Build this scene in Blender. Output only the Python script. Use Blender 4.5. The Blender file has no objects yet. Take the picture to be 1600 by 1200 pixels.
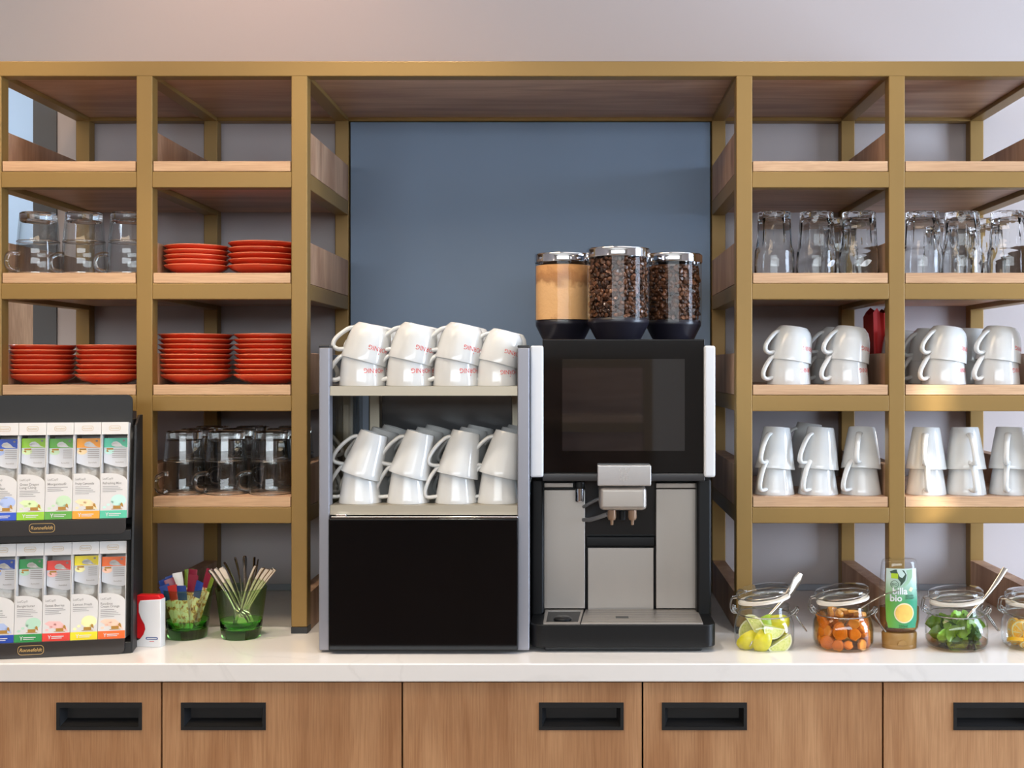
import bpy, bmesh, math, random
from mathutils import Vector, Matrix, Euler

random.seed(7)
SC = bpy.context.scene
COL = SC.collection
R = math.radians
F = 1859.0                 # focal length in pixels of the 1600 px wide frame
CAMZ = 1.397
CX, CY = 902.0, 575.0      # principal point (shifted lens)

# ---------------------------------------------------------------- camera
cam_d = bpy.data.cameras.new('camera'); cam = bpy.data.objects.new('camera', cam_d)
COL.objects.link(cam); SC.camera = cam
cam.location = (0, 0, CAMZ); cam.rotation_euler = (R(90), 0, 0)
cam_d.sensor_width = 36.0; cam_d.lens = F / 1600 * 36
cam_d.shift_x = (800 - CX) / 1600; cam_d.shift_y = -(600 - CY) / 1600
cam_d.clip_start = 0.02

# ---------------------------------------------------------------- world, lights, exposure
W = bpy.data.worlds.new('world'); SC.world = W; W.use_nodes = True
W.node_tree.nodes['Background'].inputs[0].default_value = (0.80, 0.88, 1.0, 1)
W.node_tree.nodes['Background'].inputs[1].default_value = 0.30
SC.view_settings.view_transform = 'Standard'
SC.view_settings.look = 'None'
SC.view_settings.exposure = -0.10
SC.view_settings.gamma = 1.0
SC.view_settings.use_curve_mapping = False

def area(name, loc, target, sx, sy, power, color):
    d = bpy.data.lights.new(name, 'AREA'); d.shape = 'RECTANGLE'; d.size = sx; d.size_y = sy
    d.energy = power; d.color = color
    o = bpy.data.objects.new(name, d); COL.objects.link(o); o.location = loc
    v = Vector(target) - Vector(loc)
    o.rotation_euler = v.to_track_quat('-Z', 'Y').to_euler()
    return o
def spot(name, loc, target, power, color, angle, blend=0.6, size=0.04):
    d = bpy.data.lights.new(name, 'SPOT'); d.energy = power; d.color = color
    d.spot_size = R(angle); d.spot_blend = blend; d.shadow_soft_size = size
    o = bpy.data.objects.new(name, d); COL.objects.link(o); o.location = loc
    o.rotation_euler = (Vector(target) - Vector(loc)).to_track_quat('-Z', 'Y').to_euler()
    return o
# daylight entering the big window in the wall on the right
area('daylight_and_fill', (2.86, 1.68, 1.50), (0.4, 2.45, 1.30), 1.5, 1.5, 165, (0.66, 0.80, 1.0))
# frontal fill in daylight colour, from an added window band behind the camera
area('daylight_and_fill', (-0.2, -3.02, 2.04), (-0.2, 2.6, 1.3), 4.4, 0.72, 96, (0.86, 0.94, 1.0))
# ceiling panels of the room, warm towards the left, neutral towards the right
area('ceiling_panel_light', (-1.0, 1.30, 2.69), (-0.95, 1.75, 0.9), 1.3, 0.7, 22, (1.0, 0.76, 0.50))
area('ceiling_panel_light', (0.60, 1.30, 2.69), (0.55, 1.75, 0.9), 1.3, 0.7, 3, (1.0, 0.92, 0.84))
# downlights close to the back wall
spot('downlight_and_fill', (-0.72, 2.36, 2.68), (-0.72, 2.62, 1.7), 9, (1.0, 0.60, 0.38), 110, 0.8)
spot('downlight_and_fill', (0.62, 2.30, 2.68), (0.62, 2.55, 1.7), 1.5, (1.0, 0.86, 0.74), 110, 0.8)
# row of spots added above the worktop to brighten it
for dx_, pw_, cl_ in ((-1.15, 50, (1.0, 0.85, 0.68)), (-0.35, 50, (1.0, 0.89, 0.76)), (0.45, 26, (1.0, 0.92, 0.84)), (1.20, 16, (1.0, 0.95, 0.92))):
    spot('downlight_and_fill', (dx_, 1.78, 2.70), (dx_, 2.02, 0.9), pw_, cl_, 62, 0.5, 0.05)
# low sun, cut to a patch by the slot in the added blind
sd = bpy.data.lights.new('sun', 'SUN'); sd.energy = 14.0; sd.angle = R(0.6); sd.color = (1.0, 0.93, 0.82)
so_ = bpy.data.objects.new('sun', sd); COL.objects.link(so_); so_.location = (6, -1.5, 4)
so_.rotation_euler = Vector((-2.26, 1.226, -0.96)).to_track_quat('-Z', 'Y').to_euler()
# cool light of the neighbouring room on the far left
area('next_room_light', (-2.3, 3.2, 2.66), (-2.3, 3.4, 0), 1.0, 0.7, 24, (0.75, 0.88, 1.0))

# ---------------------------------------------------------------- small helpers
def X(px, Y): return (px - CX) * Y / F
def Z(py, Y): return CAMZ - (py - CY) * Y / F
def lin(c):
    out = []
    for v in c:
        v = v / 255.0
        out.append(v / 12.92 if v <= 0.04045 else ((v + 0.055) / 1.055) ** 2.4)
    return (*out, 1.0)

MATS = {}
def mat(name, rgb, rough=0.5, metal=0.0, spec=0.5, coat=0.0, bump=0.0, bscale=60, emit=None, vary=0.0, vscale=8):
    if name in MATS: return MATS[name]
    m = bpy.data.materials.new(name); m.use_nodes = True
    nt = m.node_tree; b = nt.nodes['Principled BSDF']
    b.inputs['Base Color'].default_value = lin(rgb)
    b.inputs['Roughness'].default_value = rough; b.inputs['Metallic'].default_value = metal
    b.inputs['Specular IOR Level'].default_value = spec; b.inputs['Coat Weight'].default_value = coat
    tc = nt.nodes.new('ShaderNodeTexCoord')
    if vary:
        n = nt.nodes.new('ShaderNodeTexNoise'); n.inputs['Scale'].default_value = vscale; n.inputs['Detail'].default_value = 5
        nt.links.new(tc.outputs['Object'], n.inputs['Vector'])
        r = nt.nodes.new('ShaderNodeValToRGB')
        r.color_ramp.elements[0].position = 0.3; r.color_ramp.elements[1].position = 0.7
        r.color_ramp.elements[0].color = lin([v * (1 - vary) for v in rgb]); r.color_ramp.elements[1].color = lin([min(255, v * (1 + vary)) for v in rgb])
        nt.links.new(n.outputs['Fac'], r.inputs[0]); nt.links.new(r.outputs[0], b.inputs['Base Color'])
    if bump:
        n = nt.nodes.new('ShaderNodeTexNoise'); n.inputs['Scale'].default_value = bscale; n.inputs['Detail'].default_value = 4
        nt.links.new(tc.outputs['Object'], n.inputs['Vector'])
        bp = nt.nodes.new('ShaderNodeBump'); bp.inputs['Strength'].default_value = bump; bp.inputs['Distance'].default_value = 0.002
        nt.links.new(n.outputs['Fac'], bp.inputs['Height']); nt.links.new(bp.outputs[0], b.inputs['Normal'])
    if emit:
        b.inputs['Emission Color'].default_value = lin(rgb); b.inputs['Emission Strength'].default_value = emit
    MATS[name] = m; return m

def wood(name, light, dark, axis, rough=0.5, across=26.0, along=1.6, knots=True):
    """oak: grain runs along the given axis (0 x, 1 y, 2 z)"""
    m = bpy.data.materials.new(name); m.use_nodes = True; nt = m.node_tree; L = nt.links.new
    b = nt.nodes['Principled BSDF']; b.inputs['Roughness'].default_value = rough
    tc = nt.nodes.new('ShaderNodeTexCoord'); oi = nt.nodes.new('ShaderNodeObjectInfo')
    mul = nt.nodes.new('ShaderNodeVectorMath'); mul.operation = 'MULTIPLY_ADD'
    mul.inputs[1].default_value = (1, 1, 1)
    sc = nt.nodes.new('ShaderNodeVectorMath'); sc.operation = 'SCALE'; sc.inputs[0].default_value = (7.3, 5.1, 9.7)
    L(oi.outputs['Random'], sc.inputs['Scale']); L(tc.outputs['Object'], mul.inputs[0]); L(sc.outputs[0], mul.inputs[2])
    def noise(sa, sc_, detail, dist):
        mp = nt.nodes.new('ShaderNodeMapping'); s = [sc_] * 3; s[axis] = sa
        mp.inputs['Scale'].default_value = s
        n = nt.nodes.new('ShaderNodeTexNoise'); n.inputs['Scale'].default_value = 1.0
        n.inputs['Detail'].default_value = detail; n.inputs['Distortion'].default_value = dist
        L(mul.outputs[0], mp.inputs['Vector']); L(mp.outputs[0], n.inputs['Vector']); return n
    n1 = noise(along, across * 0.40, 6, 2.2); n2 = noise(along * 9, across * 18, 3, 0.3); n3 = noise(1.1, 2.6, 2, 0.4)
    r1 = nt.nodes.new('ShaderNodeValToRGB'); r1.color_ramp.elements[0].position = 0.34; r1.color_ramp.elements[1].position = 0.66
    r1.color_ramp.elements[0].color = lin(dark); r1.color_ramp.elements[1].color = lin(light)
    L(n1.outputs['Fac'], r1.inputs[0])
    r2 = nt.nodes.new('ShaderNodeValToRGB'); r2.color_ramp.elements[0].position = 0.36; r2.color_ramp.elements[1].position = 0.60
    r2.color_ramp.elements[0].color = (0.70, 0.64, 0.58, 1); r2.color_ramp.elements[1].color = (1, 1, 1, 1)
    L(n2.outputs['Fac'], r2.inputs[0])
    mx = nt.nodes.new('ShaderNodeMix'); mx.data_type = 'RGBA'; mx.blend_type = 'MULTIPLY'; mx.inputs['Factor'].default_value = 0.55
    L(r1.outputs[0], mx.inputs['A']); L(r2.outputs[0], mx.inputs['B'])
    r3 = nt.nodes.new('ShaderNodeValToRGB'); r3.color_ramp.elements[0].position = 0.35; r3.color_ramp.elements[1].position = 0.65
    r3.color_ramp.elements[0].color = (0.84, 0.80, 0.76, 1); r3.color_ramp.elements[1].color = (1, 1, 1, 1)
    L(n3.outputs['Fac'], r3.inputs[0])
    mx2 = nt.nodes.new('ShaderNodeMix'); mx2.data_type = 'RGBA'; mx2.blend_type = 'MULTIPLY'; mx2.inputs['Factor'].default_value = 0.7
    L(mx.outputs['Result'], mx2.inputs['A']); L(r3.outputs[0], mx2.inputs['B'])
    out = mx2.outputs['Result']
    if knots:
        mp = nt.nodes.new('ShaderNodeMapping'); s = [9.0] * 3; s[axis] = 5.0; mp.inputs['Scale'].default_value = s
        v = nt.nodes.new('ShaderNodeTexVoronoi'); v.inputs['Scale'].default_value = 0.55
        L(mul.outputs[0], mp.inputs['Vector']); L(mp.outputs[0], v.inputs['Vector'])
        rk = nt.nodes.new('ShaderNodeValToRGB'); rk.color_ramp.elements[0].position = 0.0; rk.color_ramp.elements[1].position = 0.10
        rk.color_ramp.elements[0].color = (0.34, 0.24, 0.17, 1); rk.color_ramp.elements[1].color = (1, 1, 1, 1)
        L(v.outputs['Distance'], rk.inputs[0])
        mx3 = nt.nodes.new('ShaderNodeMix'); mx3.data_type = 'RGBA'; mx3.blend_type = 'MULTIPLY'; mx3.inputs['Factor'].default_value = 0.8
        L(out, mx3.inputs['A']); L(rk.outputs[0], mx3.inputs['B']); out = mx3.outputs['Result']
    L(out, b.inputs['Base Color'])
    bp = nt.nodes.new('ShaderNodeBump'); bp.inputs['Strength'].default_value = 0.12; bp.inputs['Distance'].default_value = 0.001
    L(n2.outputs['Fac'], bp.inputs['Height']); L(bp.outputs[0], b.inputs['Normal'])
    return m

def thin_glass(name, tint, gloss=1.0, edge=0.35, edgecol=(0.62, 0.70, 0.70, 1), ior=1.38):
    """single-walled clear glass or plastic: passes light straight through, mirrors by Fresnel, darker at grazing walls"""
    m = bpy.data.materials.new(name); m.use_nodes = True; nt = m.node_tree; L = nt.links.new
    nt.nodes.remove(nt.nodes['Principled BSDF']); out = nt.nodes['Material Output']
    tr = nt.nodes.new('ShaderNodeBsdfTransparent'); gl = nt.nodes.new('ShaderNodeBsdfGlossy')
    gl.inputs['Roughness'].default_value = 0.02; gl.inputs['Color'].default_value = (gloss, gloss, gloss, 1)
    lw = nt.nodes.new('ShaderNodeLayerWeight'); lw.inputs['Blend'].default_value = 0.30
    mixc = nt.nodes.new('ShaderNodeMix'); mixc.data_type = 'RGBA'
    mixc.inputs['A'].default_value = (*tint, 1); mixc.inputs['B'].default_value = (tint[0] * edgecol[0], tint[1] * edgecol[1], tint[2] * edgecol[2], 1)
    pw = nt.nodes.new('ShaderNodeMath'); pw.operation = 'POWER'; pw.inputs[1].default_value = 2.5
    L(lw.outputs['Facing'], pw.inputs[0])
    ml = nt.nodes.new('ShaderNodeMath'); ml.operation = 'MULTIPLY'; ml.inputs[1].default_value = edge * 2; ml.use_clamp = True
    L(pw.outputs[0], ml.inputs[0]); L(ml.outputs[0], mixc.inputs['Factor'])
    L(mixc.outputs['Result'], tr.inputs['Color'])
    lf = nt.nodes.new('ShaderNodeLayerWeight'); lf.inputs['Blend'].default_value = 0.5
    p5 = nt.nodes.new('ShaderNodeMath'); p5.operation = 'POWER'; p5.inputs[1].default_value = 5.0; L(lf.outputs['Facing'], p5.inputs[0])
    f0 = ((ior - 1) / (ior + 1)) ** 2
    fr = nt.nodes.new('ShaderNodeMath'); fr.operation = 'MULTIPLY_ADD'; fr.inputs[1].default_value = 1 - f0; fr.inputs[2].default_value = f0; L(p5.outputs[0], fr.inputs[0])
    ms = nt.nodes.new('ShaderNodeMixShader')
    L(fr.outputs[0], ms.inputs[0]); L(tr.outputs[0], ms.inputs[1]); L(gl.outputs[0], ms.inputs[2]); L(ms.outputs[0], out.inputs['Surface'])
    MATS[name] = m; return m

def solid_glass(name, tint=(1, 1, 1), rough=0.0, ior=1.46):
    m = bpy.data.materials.new(name); m.use_nodes = True; b = m.node_tree.nodes['Principled BSDF']
    b.inputs['Base Color'].default_value = (*tint, 1); b.inputs['Roughness'].default_value = rough
    b.inputs['IOR'].default_value = ior; b.inputs['Transmission Weight'].default_value = 1.0
    MATS[name] = m; return m

# ---------------------------------------------------------------- mesh builder
class MB:
    def __init__(s): s.v = []; s.f = []
    def add(s, vs, fs):
        n = len(s.v); s.v += [tuple(p) for p in vs]; s.f += [tuple(i + n for i in q) for q in fs]; return s
    def box(s, x0, x1, y0, y1, z0, z1, b=0.0, seg=2):
        bm = bmesh.new(); bmesh.ops.create_cube(bm, size=1.0)
        for v in bm.verts:
            v.co = ((x0 + x1) / 2 + v.co.x * (x1 - x0), (y0 + y1) / 2 + v.co.y * (y1 - y0), (z0 + z1) / 2 + v.co.z * (z1 - z0))
        if b > 0: bmesh.ops.bevel(bm, geom=bm.edges[:], offset=b, segments=seg, profile=0.5, affect='EDGES')
        return s.bm(bm)
    def bm(s, bm):
        bm.verts.index_update()
        s.add([v.co[:] for v in bm.verts], [[v.index for v in f.verts] for f in bm.faces]); bm.free(); return s
    def lathe(s, prof, seg=40, cx=0, cy=0, cz=0, rad=None):
        n = len(s.v); rings = []
        for (r, z) in prof:
            if r < 1e-6:
                s.v.append((cx, cy, cz + z)); rings.append([len(s.v) - 1])
            else:
                ring = []
                for k in range(seg):
                    a = 2 * math.pi * k / seg; rr = r * (rad(a, z) if rad else 1.0)
                    s.v.append((cx + rr * math.cos(a), cy + rr * math.sin(a), cz + z)); ring.append(len(s.v) - 1)
                rings.append(ring)
        for a, b in zip(rings, rings[1:]):
            if len(a) == 1 and len(b) == 1: continue
            for k in range(seg):
                k2 = (k + 1) % seg
                if len(a) == 1: s.f.append((a[0], b[k2], b[k]))
                elif len(b) == 1: s.f.append((a[k], a[k2], b[0]))
                else: s.f.append((a[k], a[k2], b[k2], b[k]))
        return s
    def sweep(s, path, wid, thk, side, n=10, caps=True):
        """elliptic section along a path of points; side = fixed direction of the wide half axis"""
        pts = [Vector(p) for p in path]; m = len(pts); base = len(s.v)
        sd = Vector(side).normalized()
        for i, p in enumerate(pts):
            t = (pts[min(i + 1, m - 1)] - pts[max(i - 1, 0)]).normalized()
            sv = (sd - t * sd.dot(t)).normalized(); nv = t.cross(sv)
            w = wid[i] if isinstance(wid, (list, tuple)) else wid
            h = thk[i] if isinstance(thk, (list, tuple)) else thk
            for k in range(n):
                a = 2 * math.pi * k / n
                s.v.append(tuple(p + sv * (w * math.cos(a)) + nv * (h * math.sin(a))))
        for i in range(m - 1):
            for k in range(n):
                a = base + i * n + k; b = base + i * n + (k + 1) % n
                s.f.append((a, b, b + n, a + n))
        if caps:
            s.f.append(tuple(base + k for k in reversed(range(n)))); s.f.append(tuple(base + (m - 1) * n + k for k in range(n)))
        return s
    def prism(s, pts, d0, d1, axis='y', b=0.0):
        """outline (u, w) extruded from d0 to d1 along the axis; y: u = x, w = z; z: u = x, w = y; x: u = y, w = z"""
        def P(u, w, d): return (u, d, w) if axis == 'y' else ((u, w, d) if axis == 'z' else (d, u, w))
        n = len(pts); bm = bmesh.new()
        a = [bm.verts.new(P(u, w, d0)) for u, w in pts]; c = [bm.verts.new(P(u, w, d1)) for u, w in pts]
        bm.faces.new(a); bm.faces.new(list(reversed(c)))
        for k in range(n): bm.faces.new((a[k], c[k], c[(k + 1) % n], a[(k + 1) % n]))
        bmesh.ops.recalc_face_normals(bm, faces=bm.faces[:])
        if b > 0:
            ed = [e for e in bm.edges if (e.verts[0] in a) == (e.verts[1] in a)]
            bmesh.ops.bevel(bm, geom=ed, offset=b, segments=2, profile=0.5, affect='EDGES')
        return s.bm(bm)
    def ring(s, outer, inner, d0, d1, axis='y'):
        """frame between two outlines with the same number of points"""
        def P(u, w, d): return (u, d, w) if axis == 'y' else ((u, w, d) if axis == 'z' else (d, u, w))
        n = len(outer); base = len(s.v)
        for d in (d0, d1):
            for L_ in (outer, inner):
                for u, w in L_: s.v.append(P(u, w, d))
        o0, i0, o1, i1 = base, base + n, base + 2 * n, base + 3 * n
        for k in range(n):
            q = (k + 1) % n
            s.f += [(o0 + k, o0 + q, i0 + q, i0 + k), (o1 + q, o1 + k, i1 + k, i1 + q), (o0 + q, o0 + k, o1 + k, o1 + q), (i0 + k, i0 + q, i1 + q, i1 + k)]
        return s
    def xf(s, M, start=0):
        for i in range(start, len(s.v)): s.v[i] = tuple(M @ Vector(s.v[i]))
        return s
    def mesh(s, name, m, smooth=True, angle=35, fix=True):
        me = bpy.data.meshes.new(name); me.from_pydata(s.v, [], s.f)
        if fix:
            bm = bmesh.new(); bm.from_mesh(me); bmesh.ops.recalc_face_normals(bm, faces=bm.faces[:]); bm.to_mesh(me); bm.free()
        me.materials.append(m)
        if smooth:
            me.shade_smooth(); me.set_sharp_from_angle(angle=R(angle))
        return me

def obj(name, me, parent=None, loc=None, rot=None):
    wn_ = isinstance(me, tuple)
    if wn_: me = me[0].mesh(name, me[1], True, 50)
    o = bpy.data.objects.new(name, me); COL.objects.link(o)
    if wn_ and len(me.vertices) < 4000:
        md = o.modifiers.new('weighted_normals', 'WEIGHTED_NORMAL'); md.keep_sharp = True; md.weight = 90
    if parent: o.parent = parent
    if loc is not None: o.location = loc
    if rot is not None: o.rotation_euler = rot
    return o
def tag(o, label, cat, group=None, kind=None):
    o['label'] = label; o['category'] = cat
    if group: o['group'] = group
    if kind: o['kind'] = kind
    return o
def thing(name, label, cat, loc=(0, 0, 0), rot=(0, 0, 0), group=None):
    o = bpy.data.objects.new(name, None); COL.objects.link(o); o.empty_display_size = 0.02
    o.location = loc; o.rotation_euler = rot
    return tag(o, label, cat, group)
def struct(name, mb, m, parent=None, smooth=True):
    o = obj(name, mb.mesh(name, m, smooth), parent)
    if not parent: o['kind'] = 'structure'
    return o

def smoothpath(pts, n=6):
    P = [Vector(p) for p in pts]; out = []
    for i in range(len(P) - 1):
        p0 = P[max(i - 1, 0)]; p1 = P[i]; p2 = P[i + 1]; p3 = P[min(i + 2, len(P) - 1)]
        for k in range(n):
            t = k / n
            out.append(0.5 * ((2 * p1) + (p2 - p0) * t + (2 * p0 - 5 * p1 + 4 * p2 - p3) * t * t + (3 * p1 - p0 - 3 * p2 + p3) * t ** 3))
    out.append(P[-1]); return out
def rrect(x0, x1, z0, z1, r, n=5, corners=(1, 1, 1, 1)):
    """rounded rectangle outline, corners: (x1z1, x0z1, x0z0, x1z0)"""
    out = []
    for (cx, cz, a0, on) in ((x1 - r, z1 - r, 0, corners[0]), (x0 + r, z1 - r, 90, corners[1]), (x0 + r, z0 + r, 180, corners[2]), (x1 - r, z0 + r, 270, corners[3])):
        if on:
            for k in range(n + 1):
                a = R(a0 + 90 * k / n); out.append((cx + r * math.cos(a), cz + r * math.sin(a)))
        else:
            a = R(a0 + 45); out.append((cx + r * (1 if math.cos(a) > 0 else -1), cz + r * (1 if math.sin(a) > 0 else -1)))
    return out
def ell(cx, cz, rx, rz, n=24, a0=0, a1=360):
    full = abs(a1 - a0) >= 360
    return [(cx + rx * math.cos(R(a0 + (a1 - a0) * k / (n if full else n - 1))), cz + rz * math.sin(R(a0 + (a1 - a0) * k / (n if full else n - 1)))) for k in range(n)]

_T = {}
def text2d(body, res=2, shear=0.0, bold=0.0):
    """lettering outline as a flat triangle list, height 1, centred"""
    key = (body, res, shear, bold)
    if key in _T: return _T[key]
    c = bpy.data.curves.new('lettering', 'FONT'); c.body = body; c.align_x = 'CENTER'; c.align_y = 'CENTER'
    c.resolution_u = res; c.size = 1.0; c.shear = shear; c.offset = bold; c.space_line = 0.95
    o = bpy.data.objects.new('lettering', c); COL.objects.link(o)
    dg = bpy.context.evaluated_depsgraph_get(); dg.update()
    me = bpy.data.meshes.new_from_object(o.evaluated_get(dg))
    vs = [(v.co.x, v.co.y) for v in me.vertices]; fs = [tuple(p.vertices) for p in me.polygons]
    bpy.data.objects.remove(o); bpy.data.meshes.remove(me); bpy.data.curves.remove(c)
    _T[key] = (vs, fs); return vs, fs
class Print:
    """flat print on a plane y = const facing -y"""
    def __init__(s, y): s.y = y; s.m = MB()
    def poly(s, pts): s.m.add([(u, s.y, w) for u, w in pts], [tuple(range(len(pts)))]); return s
    def rect(s, x0, x1, z0, z1): return s.poly([(x0, z0), (x1, z0), (x1, z1), (x0, z1)])
    def ringp(s, o, i):
        n = len(o); s.m.add([(u, s.y, w) for u, w in o] + [(u, s.y, w) for u, w in i], [(k, (k + 1) % n, n + (k + 1) % n, n + k) for k in range(n)]); return s
    def text(s, body, cx, cz, size, width=None, align='c', **kw):
        vs, fs = text2d(body, **kw)
        x0 = min(v[0] for v in vs); x1 = max(v[0] for v in vs); z0 = min(v[1] for v in vs); z1 = max(v[1] for v in vs)
        kx = size if width is None else min(size, width / (x1 - x0))
        ox = -(x0 + x1) / 2 if align == 'c' else -x0
        s.m.add([(cx + (x + ox) * kx, s.y, cz + (z - (z0 + z1) / 2) * size) for x, z in vs], fs); return s
    def obj(s, name, m, parent): return obj(name, s.m.mesh(name, m, smooth=False, fix=False), parent)

# ---------------------------------------------------------------- materials
M_gold = mat('brass_paint', (144, 113, 60), 0.45, 0.25, vary=0.03, vscale=3)
M_oak_x = wood('oak_edge', (220, 182, 144), (200, 160, 124), 0, 0.5, 40, 2.0, knots=False)
M_oak_board = wood('oak_board', (212, 174, 144), (178, 140, 112), 0, 0.45, 22, 1.2, knots=False)
M_oak_z = wood('oak_side_board', (202, 166, 136), (164, 126, 98), 2, 0.5, 24, 2.0)
M_oak_door = wood('oak_door', (202, 154, 110), (174, 124, 82), 2, 0.5, 22, 1.3)
M_blue = mat('slate_blue_panel', (122, 142, 167), 0.6, vary=0.02, vscale=2)
M_wall = mat('wall_paint', (182, 174, 174), 0.85, bump=0.05, bscale=200)
M_black = mat('black_metal', (24, 24, 25), 0.4)
M_blackplastic = mat('black_plastic', (13, 13, 14), 0.42, spec=0.3, bump=0.05, bscale=900)
M_blackgloss = mat('black_gloss', (10, 9, 10), 0.06)
M_steel = mat('brushed_steel', (178, 170, 162), 0.45, 0.85, bump=0.03, bscale=400)
M_chrome = mat('chrome', (225, 225, 228), 0.07, 1.0)
M_alu = mat('aluminium_profile', (150, 150, 158), 0.5, 0.6)
M_champ = mat('champagne_steel', (178, 168, 150), 0.42, 0.7)
M_china = mat('white_china', (214, 215, 214), 0.12, coat=0.2)
M_redchina = mat('red_china', (206, 58, 32), 0.12, coat=0.5)
M_print = mat('red_print', (214, 62, 52), 0.4)
M_glass = solid_glass('clear_glass', (0.985, 0.995, 0.995), 0.0, 1.38)
M_jar = thin_glass('jar_glass', (0.98, 0.99, 0.988), 1.0, 0.6, (0.42, 0.50, 0.50, 1), ior=1.5)
M_hop = thin_glass('hopper_plastic', (0.98, 0.97, 0.95), 0.8, 0.15, ior=1.28)
M_clear = thin_glass('clear_thin_glass', (0.985, 0.99, 0.99), 1.0, 0.7, (0.35, 0.42, 0.43, 1), ior=1.5)
M_white = mat('white_card', (218, 214, 210), 0.55)
M_whiteplastic = mat('white_plastic', (236, 237, 240), 0.3)
M_darkcard = mat('black_card', (38, 34, 33), 0.5)
M_goldprint = mat('gold_print', (196, 160, 96), 0.4)
M_greyprint = mat('grey_print', (150, 146, 142), 0.6)
M_brownprint = mat('brown_print', (176, 128, 44), 0.5)
M_wire = mat('wire_steel', (170, 168, 166), 0.22, 1.0)

def quartz():
    m = mat('white_quartz', (236, 231, 226), 0.13, coat=0.2); nt = m.node_tree; L = nt.links.new
    b = nt.nodes['Principled BSDF']; tc = [n for n in nt.nodes if n.type == 'TEX_COORD'][0]
    n = nt.nodes.new('ShaderNodeTexNoise'); n.inputs['Scale'].default_value = 2.2; n.inputs['Detail'].default_value = 8; n.inputs['Distortion'].default_value = 1.5
    L(tc.outputs['Object'], n.inputs['Vector'])
    r = nt.nodes.new('ShaderNodeValToRGB'); e = r.color_ramp.elements
    e[0].position = 0.485; e[0].color = lin((238, 233, 228)); e[1].position = 0.515; e[1].color = lin((238, 233, 228))
    k = e.new(0.5); k.color = lin((232, 227, 222))
    L(n.outputs['Fac'], r.inputs[0]); L(r.outputs[0], b.inputs['Base Color']); return m
M_quartz = quartz()

# ---------------------------------------------------------------- the room
CT = 0.90                      # counter top height
YC, YP, YB, YW = 2.0, 2.226, 2.628, 2.662   # counter edge, shelf front, back posts, wall
struct('floor', MB().box(-3.6, 3.0, -3.2, 4.2, -0.05, 0.0), mat('floor_vinyl', (150, 136, 120), 0.5, vary=0.06))
struct('ceiling', MB().box(-3.6, 3.0, -3.2, 4.2, 2.72, 2.80), mat('ceiling_paint', (226, 222, 216), 0.9))
struct('wall_back', MB().box(-1.163, 3.0, YW, YW + 0.12, 0, 2.72).box(-3.6, -1.163, YW, YW + 0.12, 2.07, 2.72), M_wall, None, False)
struct('trim_1', MB().box(-1.215, -1.163, YW - 0.006, YW + 0.13, 0, 2.07), mat('grey_pilaster', (84, 86, 90), 0.5))
struct('wall_far', MB().box(-3.6, -1.0, 4.1, 4.2, 0, 2.72), mat('pale_blue_paint', (196, 208, 222), 0.8))
struct('wall_left', MB().box(-3.6, -3.5, -3.2, 4.2, 0, 2.72), M_wall)
struct('wall_front', MB().box(-3.6, 3.0, -3.2, -3.1, 0, 1.64).box(-3.6, -2.45, -3.2, -3.1, 1.64, 2.72).box(2.05, 3.0, -3.2, -3.1, 1.64, 2.72).box(-2.45, 2.05, -3.2, -3.1, 2.46, 2.72), mat('greige_paint', (206, 202, 196), 0.85))
wr = MB()
wr.box(2.9, 3.0, -3.2, 2.662, 0, 0.6); wr.box(2.9, 3.0, -3.2, 2.662, 2.45, 2.72)
wr.box(2.9, 3.0, -3.2, 0.85, 0.6, 2.45); wr.box(2.9, 3.0, 2.5, 2.662, 0.6, 2.45)
struct('wall_right', wr, M_wall, None, False)
wn = struct('window_1', MB().ring([(0.85, 0.6), (2.5, 0.6), (2.5, 2.45), (0.85, 2.45)], [(0.90, 0.65), (2.45, 0.65), (2.45, 2.40), (0.90, 2.40)], 2.92, 2.98, 'x'), M_whiteplastic)
obj('mullion', (MB().box(2.925, 2.975, 1.65, 1.70, 0.65, 2.40), M_whiteplastic), wn)
wn = struct('added_window', MB().ring([(-2.45, 1.64), (2.05, 1.64), (2.05, 2.46), (-2.45, 2.46)], [(-2.40, 1.69), (2.0, 1.69), (2.0, 2.41), (-2.40, 2.41)], -3.17, -3.12), M_whiteplastic)  # unseen window, added to go with the frontal fill light
for x in (-1.0, 0.5): obj('mullion', (MB().box(x - .025, x + .025, -3.165, -3.125, 1.69, 2.41), M_whiteplastic), wn)
bl = thing('added_blind', 'unseen pale blind added over the side window, its narrow slot shaping the sun patch', 'blind', (2.905, 1.675, 0.62))  # added out of view; its slot lets one strip of sun through
obj('fabric', (MB().ring([(-.83, 0), (.83, 0), (.83, 1.83), (-.83, 1.83)], [(-.678, 1.44), (-.648, 1.44), (-.648, 1.72), (-.678, 1.72)], 0, .003, 'x'), mat('added_blind_fabric', (226, 230, 236), 0.9)), bl)
obj('bottom_bar', (MB().box(-.006, .008, -.83, .83, -.015, 0, .002), M_alu), bl)
# oak cabinet that stands in the next room, seen past the end of the shelving
t = thing('tall_cabinet', 'tall oak cabinet with dark top standing in the next room behind the glass mugs', 'cabinet', (-1.95, 3.6, 0))
obj('body', (MB().box(-0.5, 0.5, 0, 0.45, 0, 1.745, 0.002), M_oak_z), t)
obj('top_board', (MB().box(-0.51, 0.51, -0.01, 0.45, 1.745, 1.77, 0.002), mat('dark_top', (52, 54, 60), 0.5)), t)

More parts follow.
